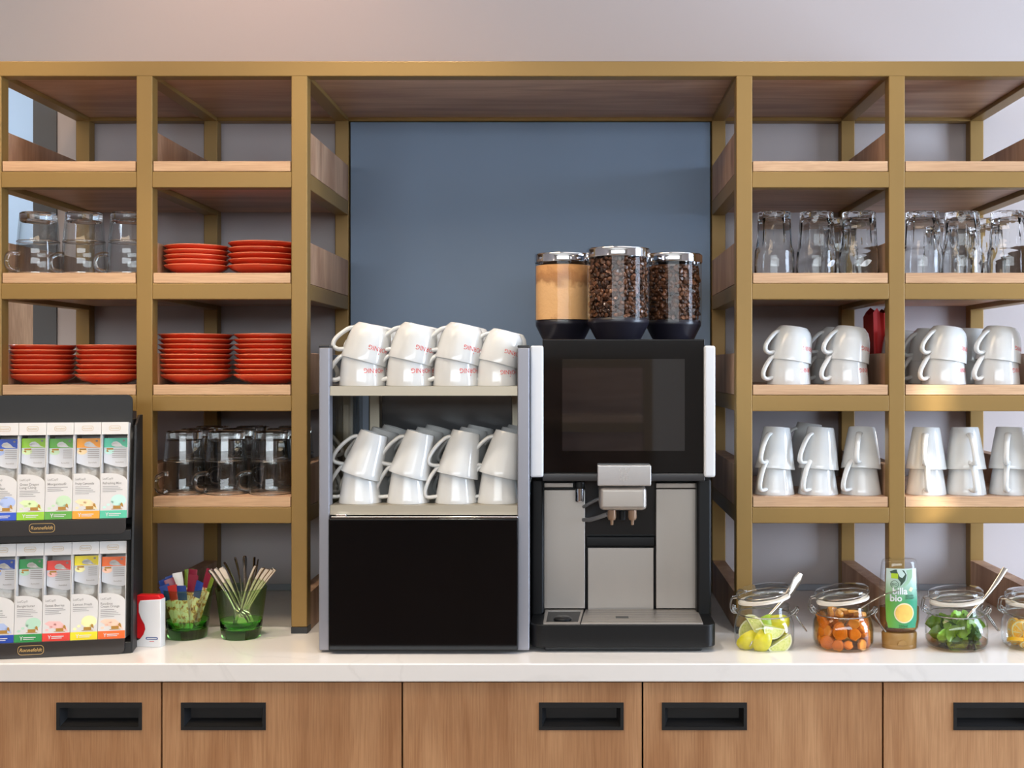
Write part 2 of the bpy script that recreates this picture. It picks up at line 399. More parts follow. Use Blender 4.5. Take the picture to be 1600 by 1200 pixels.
# ---------------------------------------------------------------- the shelving unit
PX = [-1.0928, -0.8102, -0.5203, 0.3125, 0.5980, 0.8828]
HB = 0.0152
TOPZ = (1.9425, 1.9712)
LV = [1.7646, 1.5555, 1.3461, 1.1363]          # tops of the shelf beams
su = thing('shelving_unit', 'brass-coloured steel frame shelving with oak boards standing on the white counter', 'shelving', (0, 0, 0))
for i, x in enumerate(PX):
    obj('front_post', (MB().box(x - HB, x + HB, YP, YP + 0.030, CT + 0.012, TOPZ[1] - 0.001, 0.0022), M_gold), su)
    ft = obj('foot', (MB().box(x - HB, x + HB, YP, YP + 0.030, CT, CT + 0.012), M_black), su)
    obj('back_post', (MB().box(x - HB, x + HB, YB, YB + 0.030, CT, TOPZ[1] - 0.001, 0.0022), M_gold), su)
obj('top_beam', (MB().box(PX[0] - HB, PX[5] + HB, YP - 0.0006, YP + 0.030, TOPZ[0], TOPZ[1], 0.0022), M_gold), su)
obj('top_beam', (MB().box(PX[0] - HB, PX[5] + HB, YB - 0.0006, YB + 0.030, TOPZ[0], TOPZ[1], 0.0022), M_gold), su)
obj('top_panel', (MB().box(PX[0] + HB, PX[5] - HB, YP + 0.030, YB, TOPZ[0] + 0.008, TOPZ[1] - 0.004), M_oak_board), su)
for i, x in enumerate(PX):
    obj('side_beam', (MB().box(x - HB + 0.0005, x + HB - 0.0005, YP + 0.030, YB, TOPZ[0], TOPZ[1] - 0.001, 0.0015), M_gold), su)
    for z in LV:
        obj('side_beam', (MB().box(x - HB + 0.0005, x + HB - 0.0005, YP + 0.030, YB, z - 0.030, z, 0.0015), M_gold), su)
        obj('side_board', (MB().box(x - 0.0145, x + 0.0145, YP + 0.030, YB, z + 0.0005, z + 0.079, 0.001), M_oak_z), su)
    obj('side_board', (MB().box(x - 0.0145, x + 0.0145, YP + 0.030, YB, CT + 0.0005, CT + 0.072, 0.001), M_oak_z), su)
for (a, b) in ((0, 1), (1, 2), (3, 4), (4, 5)):
    xa, xb = PX[a] + HB, PX[b] - HB
    for z in LV:
        obj('shelf_beam', (MB().box(xa - 0.0005, xb + 0.0005, YP + 0.0003, YP + 0.030, z - 0.030, z, 0.0015), M_gold), su)
        bd = MB().prism([(YP + 0.0025, z + 0.0008), (YP + 0.0025, z + 0.0195), (YW - 0.004, z + 0.0195), (YW - 0.004, z - 0.0205), (YP + 0.031, z - 0.0205), (YP + 0.031, z + 0.0008)], xa + 0.0015, xb - 0.0015, 'x', 0.0006)
        b_ = obj('shelf_board', (bd, M_oak_board), su)
        obj('edge_band', (MB().box(xa + 0.0015, xb - 0.0015, YP + 0.0012, YP + 0.0028, z + 0.0009, z + 0.0195, 0.0004), M_oak_x), b_)
obj('back_panel', (MB().box(PX[2] + HB + 0.003, PX[3] - HB - 0.003, YB + 0.006, YB + 0.022, CT, TOPZ[0] - 0.001, 0.001), M_blue), su)
SH = [z + 0.0195 for z in LV]      # board tops

# ---------------------------------------------------------------- counter and cabinets
tag(obj('worktop', (MB().box(-1.9, 1.6, YC, YW, CT - 0.031, CT, 0.0025, 3), M_quartz)), 'long white quartz worktop with faint veins above the oak cabinet doors', 'worktop')
struct('trim_2', MB().box(-1.163, 3.0, YW - 0.006, YW - 0.0005, CT + 0.0005, CT + 0.014), mat('sealing_strip', (150, 156, 168), 0.5))
DY = 2.012
seams = [-124, 252.5, 628.5, 1004, 1379.5, 1755]
hands = [(88.5, 222), (283, 415.5), (842, 974.5), (1034, 1167), (1489.5, 1622)]
clab = ['oak cabinet door under the tea display with its black handle near the seam', 'oak cabinet below the green glasses with handle at its upper left corner',
        'oak cabinet below the cup rack and coffee machine edge, handle upper right', 'oak cabinet right of the coffee machine, below the jars, handle upper left',
        'oak cabinet cut by the right edge of the picture, below the mint jar']
M_recess = mat('handle_black', (22, 22, 23), 0.42)
for i in range(5):
    x0, x1 = X(seams[i], DY) + 0.0016, X(seams[i + 1], DY) - 0.0016
    t = thing('base_cabinet', clab[i], 'cabinet', (0, 0, 0), group='base cabinets under the worktop')
    obj('body', (MB().box(x0, x1, DY + 0.05, 2.60, 0.10, CT - 0.032), mat('cabinet_carcass', (60, 48, 40), 0.7)), t)
    zt, zb = CT - 0.0352, 0.12
    hx0, hx1 = X(hands[i][0], DY), X(hands[i][1], DY); hz1, hz0 = Z(1097.5, DY), Z(1140.5, DY)
    e = 0.0015
    d = MB().ring([(x0, zb), (x1, zb), (x1, zt), (x0, zt)], [(hx0 + e, hz0 + e), (hx1 - e, hz0 + e), (hx1 - e, hz1 - e), (hx0 + e, hz1 - e)], DY, DY + 0.019)
    dr = obj('door', (d, M_oak_door), t)
    fx = 0.0055
    h = MB().ring([(hx0, hz0), (hx1, hz0), (hx1, hz1), (hx0, hz1)], [(hx0 + fx, hz0 + fx), (hx1 - fx, hz0 + fx), (hx1 - fx, hz1 - fx * 1.6), (hx0 + fx, hz1 - fx * 1.6)], DY - 0.0018, DY + 0.003)
    a0, a1, c0, c1 = hx0 + fx, hx1 - fx, hz0 + fx, hz1 - fx * 1.6
    yb = DY + 0.017
    h.add([(a0, DY, c0), (a1, DY, c0), (a1, DY, c1), (a0, DY, c1), (a0 + .006, yb, c0 + .010), (a1 - .006, yb, c0 + .010), (a1 - .006, yb, c1), (a0 + .006, yb, c1)],
          [(0, 1, 5, 4), (1, 2, 6, 5), (3, 0, 4, 7), (2, 3, 7, 6), (4, 5, 6, 7)])
    obj('handle', h.mesh('handle', M_recess, True, 25, fix=False), dr)

# ---------------------------------------------------------------- crockery
ORD = ['first', 'second', 'third', 'fourth', 'fifth', 'sixth', 'seventh', 'eighth', 'ninth', 'tenth', 'eleventh']
def saucer_mesh(rad):
    k = rad / 0.061
    pr = [(0, 0.0045), (0.026 * k, 0.0045), (0.028 * k, 0.0), (0.031 * k, 0.0), (0.037 * k, 0.003), (0.048 * k, 0.0075), (0.056 * k, 0.0125), (0.0606 * k, 0.0172), (0.061 * k, 0.0184),
          (0.0602 * k, 0.0190), (0.055 * k, 0.0160), (0.046 * k, 0.0112), (0.034 * k, 0.0085), (0, 0.0080)]
    return MB().lathe(pr, 56).mesh('saucer', M_redchina, True, 50)
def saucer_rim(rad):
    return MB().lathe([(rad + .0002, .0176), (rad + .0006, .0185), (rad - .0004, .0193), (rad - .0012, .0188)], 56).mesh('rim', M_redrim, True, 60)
M_redrim = mat('red_rim_pale', (232, 128, 92), 0.15, coat=0.4)  # paler orange for the ring along the saucer edge
def ordinal_from_bottom(k, n):
    return 'lowest' if k == 0 else ('topmost' if k == n - 1 else ORD[k] + ' from bottom')
def saucers(px, Y, shelf, n, rad, pitch, where, me):
    for k in range(n):
        j = 0.0011
        o = thing('saucer', '', '', (X(px, Y) + random.uniform(-j, j), Y + random.uniform(-j, j), SH[shelf] + k * pitch), (0, 0, random.random() * 6))
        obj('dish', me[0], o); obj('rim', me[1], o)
        tag(o, f'red saucer, {ordinal_from_bottom(k, n)} in the {where}', 'saucer', 'red saucers stacked on the shelves')
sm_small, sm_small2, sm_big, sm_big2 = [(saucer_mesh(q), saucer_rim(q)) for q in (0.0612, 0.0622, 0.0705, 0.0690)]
saucers(308, 2.305, 1, 5, .0612, .0094, 'small stack of five under the empty shelf', sm_small)
saucers(413.5, 2.315, 1, 5, .0690, .0111, 'wide stack of five beside the brass post', sm_big2)
saucers(66.5, 2.31, 2, 7, .0622, .0094, 'leftmost stack above the tea display', sm_small2)
saucers(171, 2.31, 2, 7, .0622, .0094, 'second stack above the tea display', sm_small2)
saucers(306.5, 2.315, 2, 9, .0705, .0097, 'tall wide stack above the handled glasses', sm_big)
saucers(422.5, 2.315, 2, 9, .0690, .0097, 'tall stack half hidden by the brass post', sm_big2)

def handle_mb(pts, w, h):
    p = smoothpath([(x, 0, z) for x, z in pts], 6); n = len(p)
    ww = [w * (1.15 - 0.3 * math.sin(math.pi * i / (n - 1))) for i in range(n)]
    return MB().sweep(p, ww, h, (0, 1, 0), 10)
# squat lettered cup, standing on its rim
cupA_prof = [(0, .0655), (.0235, .0655), (.0245, .067), (.0275, .067), (.0295, .0645), (.0340, .059), (.0368, .051), (.0388, .040), (.0402, .026), (.0413, .012), (.0419, .002), (.0417, .0004),
             (.0408, 0.0), (.0398, .0006), (.0392, .012), (.0377, .026), (.0358, .040), (.0338, .051), (.0298, .058), (.0200, .0615), (0, .062)]
ME_cupA = MB().lathe(cupA_prof, 48).mesh('cup_body', M_china, True, 50)
ME_cupA_h = handle_mb([(-.0318, .0555), (-.042, .0500), (-.0545, .0345), (-.0600, .0225), (-.0585, .0135), (-.0500, .0105), (-.0400, .0135)], .0058, .0042).mesh('handle', M_china, True, 60)
def cupA_r(z):
    o = [(q[1], q[0]) for q in cupA_prof[4:12]][::-1]
    for (za, ra), (zb, rb_) in zip(o, o[1:]):
        if za <= z <= zb: return ra + (rb_ - ra) * (z - za) / (zb - za)
    return o[-1][1]
def cup_print():
    vs, fs = text2d('HORNIG', 2); m = MB(); f0 = R(116) + math.pi   # 116 degrees round from the handle
    w = max(v[0] for v in vs) - min(v[0] for v in vs); k = 0.041 / w
    def wrap(x, y):
        z = .0275 - y; r = cupA_r(z) + .0003
        a = f0 - x / .0398
        return (r * math.cos(a), r * math.sin(a), z)
    m.add([wrap(x * k, y * k * 1.1) for x, y in vs], fs)
    d = [(-.0009, 0), (0, -.0017), (.0009, 0), (0, .0011)]
    m.add([wrap(x, y + .0085) for x, y in d], [(0, 1, 2, 3)])
    return m.mesh('lettering', M_print, False, fix=False)
ME_cupA_t = cup_print()
# tall plain cup, standing on its rim
cupB_prof = [(0, .0785), (.0205, .0785), (.0212, .080), (.0245, .080), (.0256, .0775), (.0290, .058), (.0330, .034), (.0368, .010), (.0384, .0015), (.0381, .0003),
             (.0372, 0), (.0362, .0008), (.0346, .012), (.0308, .034), (.0268, .058), (.0242, .072), (.018, .0755), (0, .076)]
ME_cupB = MB().lathe(cupB_prof, 48).mesh('cup_body', M_china, True, 50)
ME_cupB_h = handle_mb([(-.0268, .0665), (-.036, .0610), (-.0475, .0450), (-.0555, .0265), (-.0565, .0150), (-.0505, .0105), (-.0355, .0115)], .0058, .0036).mesh('handle', M_china, True, 60)
def cup(kind, x, y, z, az, tilt, label, group, dx=0, sc=1.0):
    t = thing('coffee_cup', label, 'cup', (x + dx * math.cos(az), y + dx * math.sin(az), z), (0, tilt, az), group); t.scale = (sc, sc, sc)
    if kind == 'A':
        obj('cup_body', ME_cupA, t); obj('handle', ME_cupA_h, t); obj('lettering', ME_cupA_t, t)
    else:
        obj('cup_body', ME_cupB, t); obj('handle', ME_cupB_h, t)
    return t
def cup_stack(kind, px, Y, z, hdeg, tilt, label, group, hdeg2=None, two=True, sc=1.0):
    """hdeg: how far the handle is turned from facing the camera towards the left"""
    x = X(px, Y); az = R(-90 - hdeg) + math.pi; az2 = R(-90 - (hdeg if hdeg2 is None else hdeg2)) + math.pi
    what = 'squat red-lettered cup' if kind == 'A' else 'tall white cup'
    cup(kind, x, Y, z, az, 0, f'{what}, lower of {label}', group, 0, sc)
    if two:
        cup(kind, x, Y, z + (.0425 if kind == 'A' else .0475) * sc, az2, R(tilt), f'{what}, upper of {label}', group, .0015, sc)
G = 'cups stacked upside down on the right shelves'
S3, S4 = SH[2], SH[3]
cup_stack('A', 1232, 2.285, S3, 62, 9, 'the stacked pair nearest the coffee machine hoppers', G)
cup_stack('A', 1322, 2.285, S3, 62, 9, 'the stacked pair in front of the red paper bag', G)
cup_stack('A', 1300, 2.385, S3, 70, 12, 'the shaded pair half hidden behind the second pair', G)
cup_stack('A', 1474, 2.285, S3, 62, 9, 'the front pair just right of the fourth brass post', G)
cup_stack('A', 1558, 2.285, S3, 62, 9, 'the front pair at the right end of the lettered row', G)
cup_stack('A', 1451, 2.385, S3, 75, 4, 'the rear pair peeping out beside the fourth brass post', G)
cup_stack('A', 1407, 2.480, S3, 150, 4, 'the deepest pair, behind the fourth brass post', G)
cup_stack('A', 1519, 2.385, S3, 75, 4, 'the rear pair showing between the two front pairs', G)
cup_stack('B', 1210, 2.282, S4, 38, 6, 'the first tall pair from the coffee machine', G)
cup_stack('B', 1278, 2.282, S4, 40, 5, 'the second tall pair from the coffee machine', G, 50)
cup_stack('B', 1345, 2.282, S4, 48, 8, 'the third tall pair, leaning beside the brass post', G, 22)
cup_stack('B', 1256, 2.46, S4, 80, 8, 'the tall pair in deep shade at the back', G)
cup_stack('B', 1447, 2.282, S4, 14, 3, 'the first tall pair right of the fourth brass post', G, 20)
cup_stack('B', 1509, 2.282, S4, 0, 3, 'the tall pair with its handles facing straight forward', G)
cup_stack('B', 1577, 2.282, S4, 26, 4, 'the tall pair at the right edge of the picture', G)

# handled glasses, standing on their rims
mug_wall = [(.0340, .112), (.0362, .090), (.0378, .0665), (.0384, .0655), (.0386, .0635), (.0382, .0625), (.0400, .036), (.0420, .002), (.0414, .0003),
            (.0402, .0003), (.0396, .002), (.0374, .036), (.0352, .0645), (.0332, .088), (.0318, .1015)]
mug_base = [(0, .1165), (.026, .1170), (.028, .1185), (.0315, .120), (.0335, .1185), (.0342, .112), (.0330, .1035), (.0310, .1020), (.026, .1055), (0, .106)]
ME_mug = MB().lathe(mug_wall, 56).mesh('glass_body', M_clear, True, 40)
ME_mug_b = MB().lathe(mug_base, 56).mesh('glass_base', M_glass, True, 40)
ME_mug_h = MB().sweep(smoothpath([(-.0380, 0, .0400), (-.0480, 0, .0405), (-.0590, 0, .0360), (-.0628, 0, .0240), (-.0590, 0, .0120), (-.0490, 0, .0075), (-.0400, 0, .0080)], 6), .0050, .0044, (0, 1, 0), 12).mesh('handle', M_glass, True, 60)
ME_mug_r = MB().lathe([(.0378, .0625), (.0390, .0632), (.0392, .0645), (.0386, .0658), (.0372, .0655), (.0366, .0642), (.0378, .0625)], 56).mesh('band', M_glass, True, 60)
ME_mug_l = MB().lathe([(.0414, .0002), (.0423, .0012), (.0423, .0030), (.0412, .0040), (.0400, .0030), (.0400, .0012), (.0414, .0002)], 56).mesh('lip', M_glass, True, 60)
def mug(px, Y, z, hdeg, label):
    t = thing('glass_mug', label, 'glass', (X(px, Y), Y, z), (0, 0, R(-90 - hdeg) + math.pi), 'handled glasses standing upside down')
    obj('glass_body', ME_mug, t); obj('glass_base', ME_mug_b, t); obj('band', ME_mug_r, t); obj('lip', ME_mug_l, t); obj('handle', ME_mug_h, t)
for k, (px, hd) in enumerate(((60, 36), (131.5, 84), (202, 80))):
    mug(px, 2.29, SH[1], hd, f'clear handled glass, {ORD[k]} from the outer post on the shelf above the red saucers')
for k, (px, hd) in enumerate(((288, 36), (354, 52), (424, 76))):
    mug(px, 2.29, SH[3], hd, f'clear handled glass, {ORD[k]} in the front row above the green glasses')
for r, Y in enumerate((2.385, 2.48)):
    for k, px in enumerate((285, 353, 424)):
        mug(CX + (px - CX) * 2.29 / Y, Y, SH[3], 90, f'clear handled glass, {ORD[k]} in the {("middle", "rear")[r]} row above the green glasses')

# faceted tumblers
def tumbler():
    def facet(a, z):
        if z < .047: return 1.0
        q = 2 * math.pi / 10; d = (a % q) - q / 2
        k = min(1.0, (z - .047) / .006) * (0.0 if z > .1165 else 1.0)
        return 1.0 + k * (math.cos(q / 2) / math.cos(d) - 1.0)
    pr = [(0, .1185), (.025, .119), (.029, .121), (.0310, .1205), (.0322, .118), (.0325, .112), (.0335, .090), (.0350, .060), (.0356, .053), (.0372, .048), (.0374, .044), (.0378, .025), (.0381, .003), (.0376, .0004),
          (.0364, .0004), (.0359, .003), (.0352, .025), (.0340, .044), (.0318, .052), (.0300, .075), (.0282, .098), (.0245, .108), (.015, .111), (0, .1115)]
    return MB().lathe(pr, 60, rad=facet).mesh('glass_body', M_glass, True, 32)
ME_tum = tumbler()
M_frost = mat('frosted_print', (214, 220, 226), 0.6)
def leaf_print():
    m = MB(); pts = []
    for k in range(10): t = k / 9; pts.append((-.012 + .024 * t, -.006 + .010 * t + .0060 * math.sin(math.pi * t)))
    for k in range(1, 9): t = 1 - k / 9; pts.append((-.012 + .024 * t, -.006 + .010 * t - .0060 * math.sin(math.pi * t)))
    def wrap(u, w):
        a = R(-90) + u / .0378; return ((.0381) * math.cos(a), .0381 * math.sin(a), .0215 + w)
    m.add([wrap(*p) for p in pts], [tuple(range(len(pts)))]); return m.mesh('leaf_emblem', M_frost, False, fix=False)
ME_leaf = leaf_print()
def tum(px, Y, rz, label, leaf=None):
    t = thing('tumbler', label, 'glass', (X(px, Y), Y, SH[1]), (0, 0, rz), 'faceted tumblers standing upside down')
    obj('glass_body', ME_tum, t)
    if leaf is not None: obj('leaf_emblem', ME_leaf, t, (0, 0, 0), (0, 0, R(leaf) - rz))
tum(1210, 2.285, 0.1, 'faceted clear tumbler without emblem beside the third brass post')
tum(1275.5, 2.285, 0.3, 'faceted clear tumbler with a white leaf at its right side, second from the third post', 38)
tum(1342, 2.285, 0.2, 'faceted clear tumbler with a white leaf on its front', 8)
tum(1313, 2.39, 0.0, 'faceted tumbler in the back, showing between the two leaf-marked tumblers')
tum(1441, 2.285, 0.15, 'faceted clear tumbler just right of the fourth brass post')
tum(1503, 2.285, 0.25, 'middle one of three front tumblers on the right end shelf')
tum(1575, 2.280, 0.05, 'front tumbler at the right edge of the picture')
tum(1471, 2.395, 0.0, 'rear tumbler between the first two front ones on the end shelf')
tum(1540, 2.395, 0.0, 'rear tumbler beside the back post on the end shelf')

# crumpled red paper bag at the back of the lettered cups
rb = MB()
random.seed(5)
top = [(-.030, .148), (-.022, .158), (-.016, .149), (-.006, .146), (.002, .155), (.010, .150), (.016, .168), (.022, .172), (.030, .160)]
n = len(top); vs = []
for lay, (yy, kz) in enumerate(((0, 1.0), (.030, .97), (.055, 1.02), (.085, .96))):
    for (u, w) in top: vs += [(u + random.uniform(-.002, .002), yy + random.uniform(-.006, .006), w * kz)]
    for (u, w) in top: vs += [(u * .92, yy, 0.0)]
fs = []
for lay in range(3):
    b0 = lay * 2 * n; b1 = (lay + 1) * 2 * n
    for k in range(n - 1):
        fs += [(b0 + k, b0 + k + 1, b1 + k + 1, b1 + k), (b0 + n + k, b1 + n + k, b1 + n + k + 1, b0 + n + k + 1)]
    fs += [(b0, b1, b1 + n, b0 + n), (b0 + n - 1, b0 + 2 * n - 1, b1 + 2 * n - 1, b1 + n - 1)]
for b0 in (0, 6 * n):
    for k in range(n - 1): fs.append((b0 + k, b0 + n + k, b0 + n + k + 1, b0 + k + 1))
rb.add(vs, fs)
tag(obj('paper_bag', rb.mesh('paper_bag', mat('red_paper', (200, 30, 30), 0.6), False), None, (0.652, 2.50, S3)), 'crumpled red paper bag at the back behind the lettered cups', 'bag')

# ---------------------------------------------------------------- cup rack with cooler
WY = 2.076; wk = WY / F
wx0, wx1 = X(498, WY), X(827, WY); wc = (wx0 + wx1) / 2
il, ir = X(514.5, WY), X(808.5, WY)
WB = 2.45
cr = thing('cup_rack', 'aluminium cup rack with two shelves above a glossy black cooler door', 'rack', (0, 0, 0))
zt = Z(543, WY)
for s, (a, b) in ((-1, (wx0, il)), (1, (ir, wx1))):
    p = obj('side_profile', (MB().box(a, b, WY, WY + 0.030, CT + 0.004, zt, 0.002), M_alu), cr)
    obj('end_cap', (MB().box(a, b, WY, WY + 0.030, zt, zt + 0.004, 0.001), M_black), p)
    rx = wc + s * 0.134; rx2 = wc + s * 0.156
    obj('rear_post', (MB().box(min(rx, rx2), max(rx, rx2), WB - 0.03, WB, CT + 0.18, zt, 0.002), M_champ), cr)
    g = (a + b) / 2
    obj('side_glass', (MB().box(g - 0.0025, g + 0.0025, WY + 0.030, WB - 0.012, Z(806, WY), zt - 0.012, 0.0008), thin_glass('smoked_glass', (0.62, 0.64, 0.64), 1.0, 0.2) if 'smoked_glass' not in MATS else MATS['smoked_glass']), cr)
z1, z2 = Z(603.5, WY), Z(790, WY)
for z in (z1, z2):
    obj('cup_shelf', (MB().prism([(WY + 0.004, z), (WB - 0.03, z), (WB - 0.03, z - 0.006), (WY + 0.008, z - 0.006), (WY + 0.008, z - 0.0165), (WY + 0.004, z - 0.0165)], il, ir, 'x', 0.0006), M_champ), cr)
obj('back_panel', (MB().box(wc - 0.162, wc + 0.162, WB, WB + 0.006, z2 - 0.02, z1 - 0.002), mat('dark_glass_back', (58, 58, 60), 0.18)), cr)
obj('cooler_body', (MB().box(wx0 + 0.003, wx1 - 0.003, WY + 0.032, WB, CT + 0.006, z2 - 0.0185, 0.003), M_black), cr)
dx0, dx1 = X(513, WY - .012), X(809, WY - .012)
dz1, dz0 = Z(810.5, WY - .012), Z(1017, WY - .012)
dr = obj('cooler_door', (MB().box(dx0, dx1, WY - 0.012, WY + 0.031, dz0, dz1, 0.0022, 3), mat('cooler_black', (11, 10, 11), 0.12, spec=0.25)), cr)
obj('door_trim', (MB().box(dx0 + .004, dx1, WY - 0.010, WY + 0.012, dz1 + 0.0004, dz1 + 0.0035, 0.0008), M_chrome), dr)
obj('hinge', (MB().box(dx0 + .012, dx0 + .030, WY - 0.008, WY + 0.006, dz1 + 0.0036, dz1 + 0.0075, 0.001), M_chrome), dr)
for fx_ in (dx0 + .02, dx1 - .03):
    obj('foot', (MB().lathe([(0, 0), (.010, 0), (.010, .006), (0, .006)], 16, fx_, WY + .06, CT), M_black), cr)
G = 'cups stacked upside down on the aluminium rack'
for r in range(3):
    Y = 2.128 + r * 0.092
    for k, px in enumerate((567, 640, 713, 777)):
        x = X(px, 2.128) + (0.006 * r)
        pxx = CX + x * F / Y
        row = ('front', 'middle', 'rear')[r]
        if r < 2:
            hd = (74, 74, 72, 74)[k]
            cup_stack('A', pxx, Y, z1, hd, (15, 14, 13, 15)[k] if r == 0 else 11, f'the {ORD[k]} {row} pair on the upper rack shelf', G, None, True, 0.90 if k == 3 else 1.0)
        cup_stack('B', pxx - (4, 2, 0, -2)[k], Y, z2, (82, 82, 72, 82)[k], (17, 15, 12, 13)[k], f'the {ORD[k]} {row} tall pair on the lower rack shelf', G)

# ---------------------------------------------------------------- coffee machine
MY = 2.076; mk = MY / F
mc = X(973.5, MY)
cmx = thing('coffee_machine', 'black coffee machine with steel panels and three hoppers beside the cup rack', 'coffee machine', (0, 0, 0))
hb = MY + 0.022     # plane of the touch screen
def bx(px0, px1, py0, py1, Y, Y2, b=0.0015, seg=2): return MB().box(X(px0, Y), X(px1, Y), Y, Y2, Z(py1, Y), Z(py0, Y), b, seg)
obj('housing', (bx(849, 1101, 530, 752, hb + .004, 2.46, 0.004), M_blackplastic), cmx)
fp = obj('front_panel', (bx(847.5, 1101.5, 530, 739, hb, hb + .010, 0.0015), M_blackgloss), cmx)
obj('touch_screen', (bx(878.5, 1070, 561, 704.5, hb - .0006, hb + .001, 0.0), mat('screen_glass', (26, 26, 28), 0.03, spec=1.0, coat=0.5)), fp)
obj('lower_bar', (bx(847.5, 1101.5, 740, 752, hb - .001, hb + .02, 0.002), mat('dark_grey_bar', (44, 43, 45), 0.3)), cmx)
M_sidecover = mat('side_cover', (214, 216, 220), 0.3)
for (a, b) in ((828.5, 849), (1100.5, 1118)):
    obj('side_cover', (bx(a, b, 540, 746, MY + .012, 2.42, 0.004, 3), M_sidecover), cmx)
cyp = 2.198
M_dark = mat('recess_black', (14, 14, 15), 0.25)
obj('rear_body', (MB().box(X(832, cyp), X(1112, cyp), cyp + .02, 2.46, CT + .02, Z(752, cyp), 0.003), M_blackplastic), cmx)
obj('side_column', (bx(829, 850, 748, 975, cyp - .03, cyp + .04, 0.006, 3), M_blackplastic), cmx)
obj('side_column', (bx(1089, 1112, 748, 975, cyp - .03, cyp + .04, 0.006, 3), M_blackplastic), cmx)
obj('steel_panel', (bx(848.5, 914, 765.5, 951, cyp, cyp + .02, 0.0012), M_steel), cmx)
obj('steel_panel', (bx(1025, 1090, 764, 951, cyp, cyp + .02, 0.0012), M_steel), cmx)
obj('steel_strip', (bx(848.5, 895, 754.5, 761.5, cyp, cyp + .02, 0.0008), M_steel), cmx)
obj('steel_strip', (bx(1025, 1090, 755, 762.5, cyp, cyp + .02, 0.0008), M_steel), cmx)
obj('steel_panel', (bx(918.5, 1021.5, 856, 953.5, cyp + .004, cyp + .02, 0.0012), M_steel), cmx)
obj('recess', (bx(914, 1025, 752, 855, cyp + .018, cyp + .03, 0.0), M_dark), cmx)
obj('recess_ledge', (bx(916, 1024, 838, 854.5, cyp + .006, cyp + .02, 0.003), M_blackplastic), cmx)
# drip tray
tz = Z(975, MY)
tr = obj('drip_tray', (MB().prism(rrect(X(828.5, MY), X(1119.5, MY), MY, cyp + .03, 0.022, 8, (0, 0, 1, 1)), Z(1012, MY), tz - .0015, 'z', 0.002), M_blackplastic), cmx)
obj('tray_foot', (MB().box(X(851, 2.09), X(1097, 2.09), MY + .014, 2.44, CT, Z(1012, MY) + .001, 0.002), M_black), cmx)
gx0, gx1 = X(910, 2.11), X(1099, MY + .006)
gr = MB().prism([(X(908, 2.08), MY + .004), (X(1098.5, 2.08), MY + .004), (X(1090, cyp), cyp - .002), (X(915, cyp), cyp - .002)], tz - .003, tz + .0012, 'z', 0.0006)
go = obj('tray_grate', (gr, M_steel), tr)
obj('slot', (MB().box(X(962, 2.125), X(982, 2.125), 2.118, 2.134, tz + .0011, tz + .0018), M_black), go)
for k in range(7):
    yy = MY + .012 + k * .0158
    obj('groove', (MB().box(X(918, yy), X(1090, yy), yy, yy + .0012, tz + .0011, tz + .0015), mat('groove_grey', (120, 116, 112), 0.5, 0.5)), go)
wl = obj('side_well', (MB().ring([(X(849, 2.08), MY + .004), (X(906, 2.08), MY + .004), (X(912, cyp), cyp - .002), (X(852, cyp), cyp - .002)], [(X(853, 2.09), MY + .012), (X(903, 2.09), MY + .012), (X(908, cyp), cyp - .010), (X(857, cyp), cyp - .010)], tz - .002, tz + .001, 'z'), M_steel), tr)
obj('drain_knob', (MB().lathe([(0, tz + .004), (.012, tz + .004), (.016, tz + .001), (.016, tz - .001), (0, tz - .001)], 24, X(879, 2.12), 2.12, 0), M_black), tr)
# outlet
ox0, ox1 = X(933.5, MY), X(1017.5, MY)
sp = obj('spout_plate', (bx(933.5, 1017.5, 727, 759.5, MY, MY + .03, 0.002, 3), mat('spout_silver', (196, 192, 190), 0.28, 0.85)), cmx)
pr = Print(MY - .0006); cxm = X(975.5, MY)
pr.text('W', cxm, Z(737, MY), 0.0185, 0.022); pr.text('MF', cxm, Z(748, MY), 0.0135, 0.020)
pr.obj('lettering', mat('emblem_silver', (232, 230, 228), 0.2, 0.7), sp)
obj('outlet_block', (bx(936.5, 1010.5, 761, 798, MY + .004, MY + .075, 0.008, 4), M_steel), cmx)
for px_ in (956, 988):
    Yn = MY + .035
    nz = obj('nozzle', (MB().lathe([(0, 0), (.0075, 0), (.0078, -.014), (.006, -.018), (.003, -.019), (.0026, -.027), (0, -.027)], 20, X(px_, Yn), Yn, Z(799, Yn) + .003), mat('nozzle_brown', (150, 120, 96), 0.3, 0.3)), cmx)
obj('nozzle', (MB().lathe([(0, 0), (.006, 0), (.006, -.016), (0, -.018)], 16, X(972, MY + .05), MY + .05, Z(798, MY + .05)), M_blackplastic), cmx)
M_hose = mat('braided_hose', (170, 168, 168), 0.4, 0.6, bump=0.6, bscale=700)
Yh = MY + .07
def hp(px_, py_, y): return (X(px_, y), y, Z(py_, y))
obj('milk_hose', (MB().sweep(smoothpath([hp(912, 812, cyp), hp(922, 812, Yh + .03), hp(936, 808, Yh), hp(950, 803, MY + .05)], 8), .0040, .0040, (0, 1, 0.2), 12), M_hose), cmx)
obj('milk_hose', (MB().sweep(smoothpath([hp(912, 792, cyp), hp(922, 786, Yh + .03), hp(934, 780, Yh), hp(945, 777, MY + .06)], 8), .0030, .0030, (0, 1, 0.2), 12), M_hose), cmx)
Yt = cyp - .02
tp = obj('water_outlet', (MB().lathe([(0, 0), (.0095, 0), (.0098, -.008), (.0085, -.012), (0, -.012)], 24, X(905.5, Yt), Yt, Z(753, Yt)), M_black), cmx)
obj('outlet_sleeve', (MB().lathe([(.0082, -.012), (.0082, -.034), (.0070, -.036), (.0065, -.034), (.0065, -.012)], 24, X(905.5, Yt), Yt, Z(753, Yt)), M_chrome), tp)
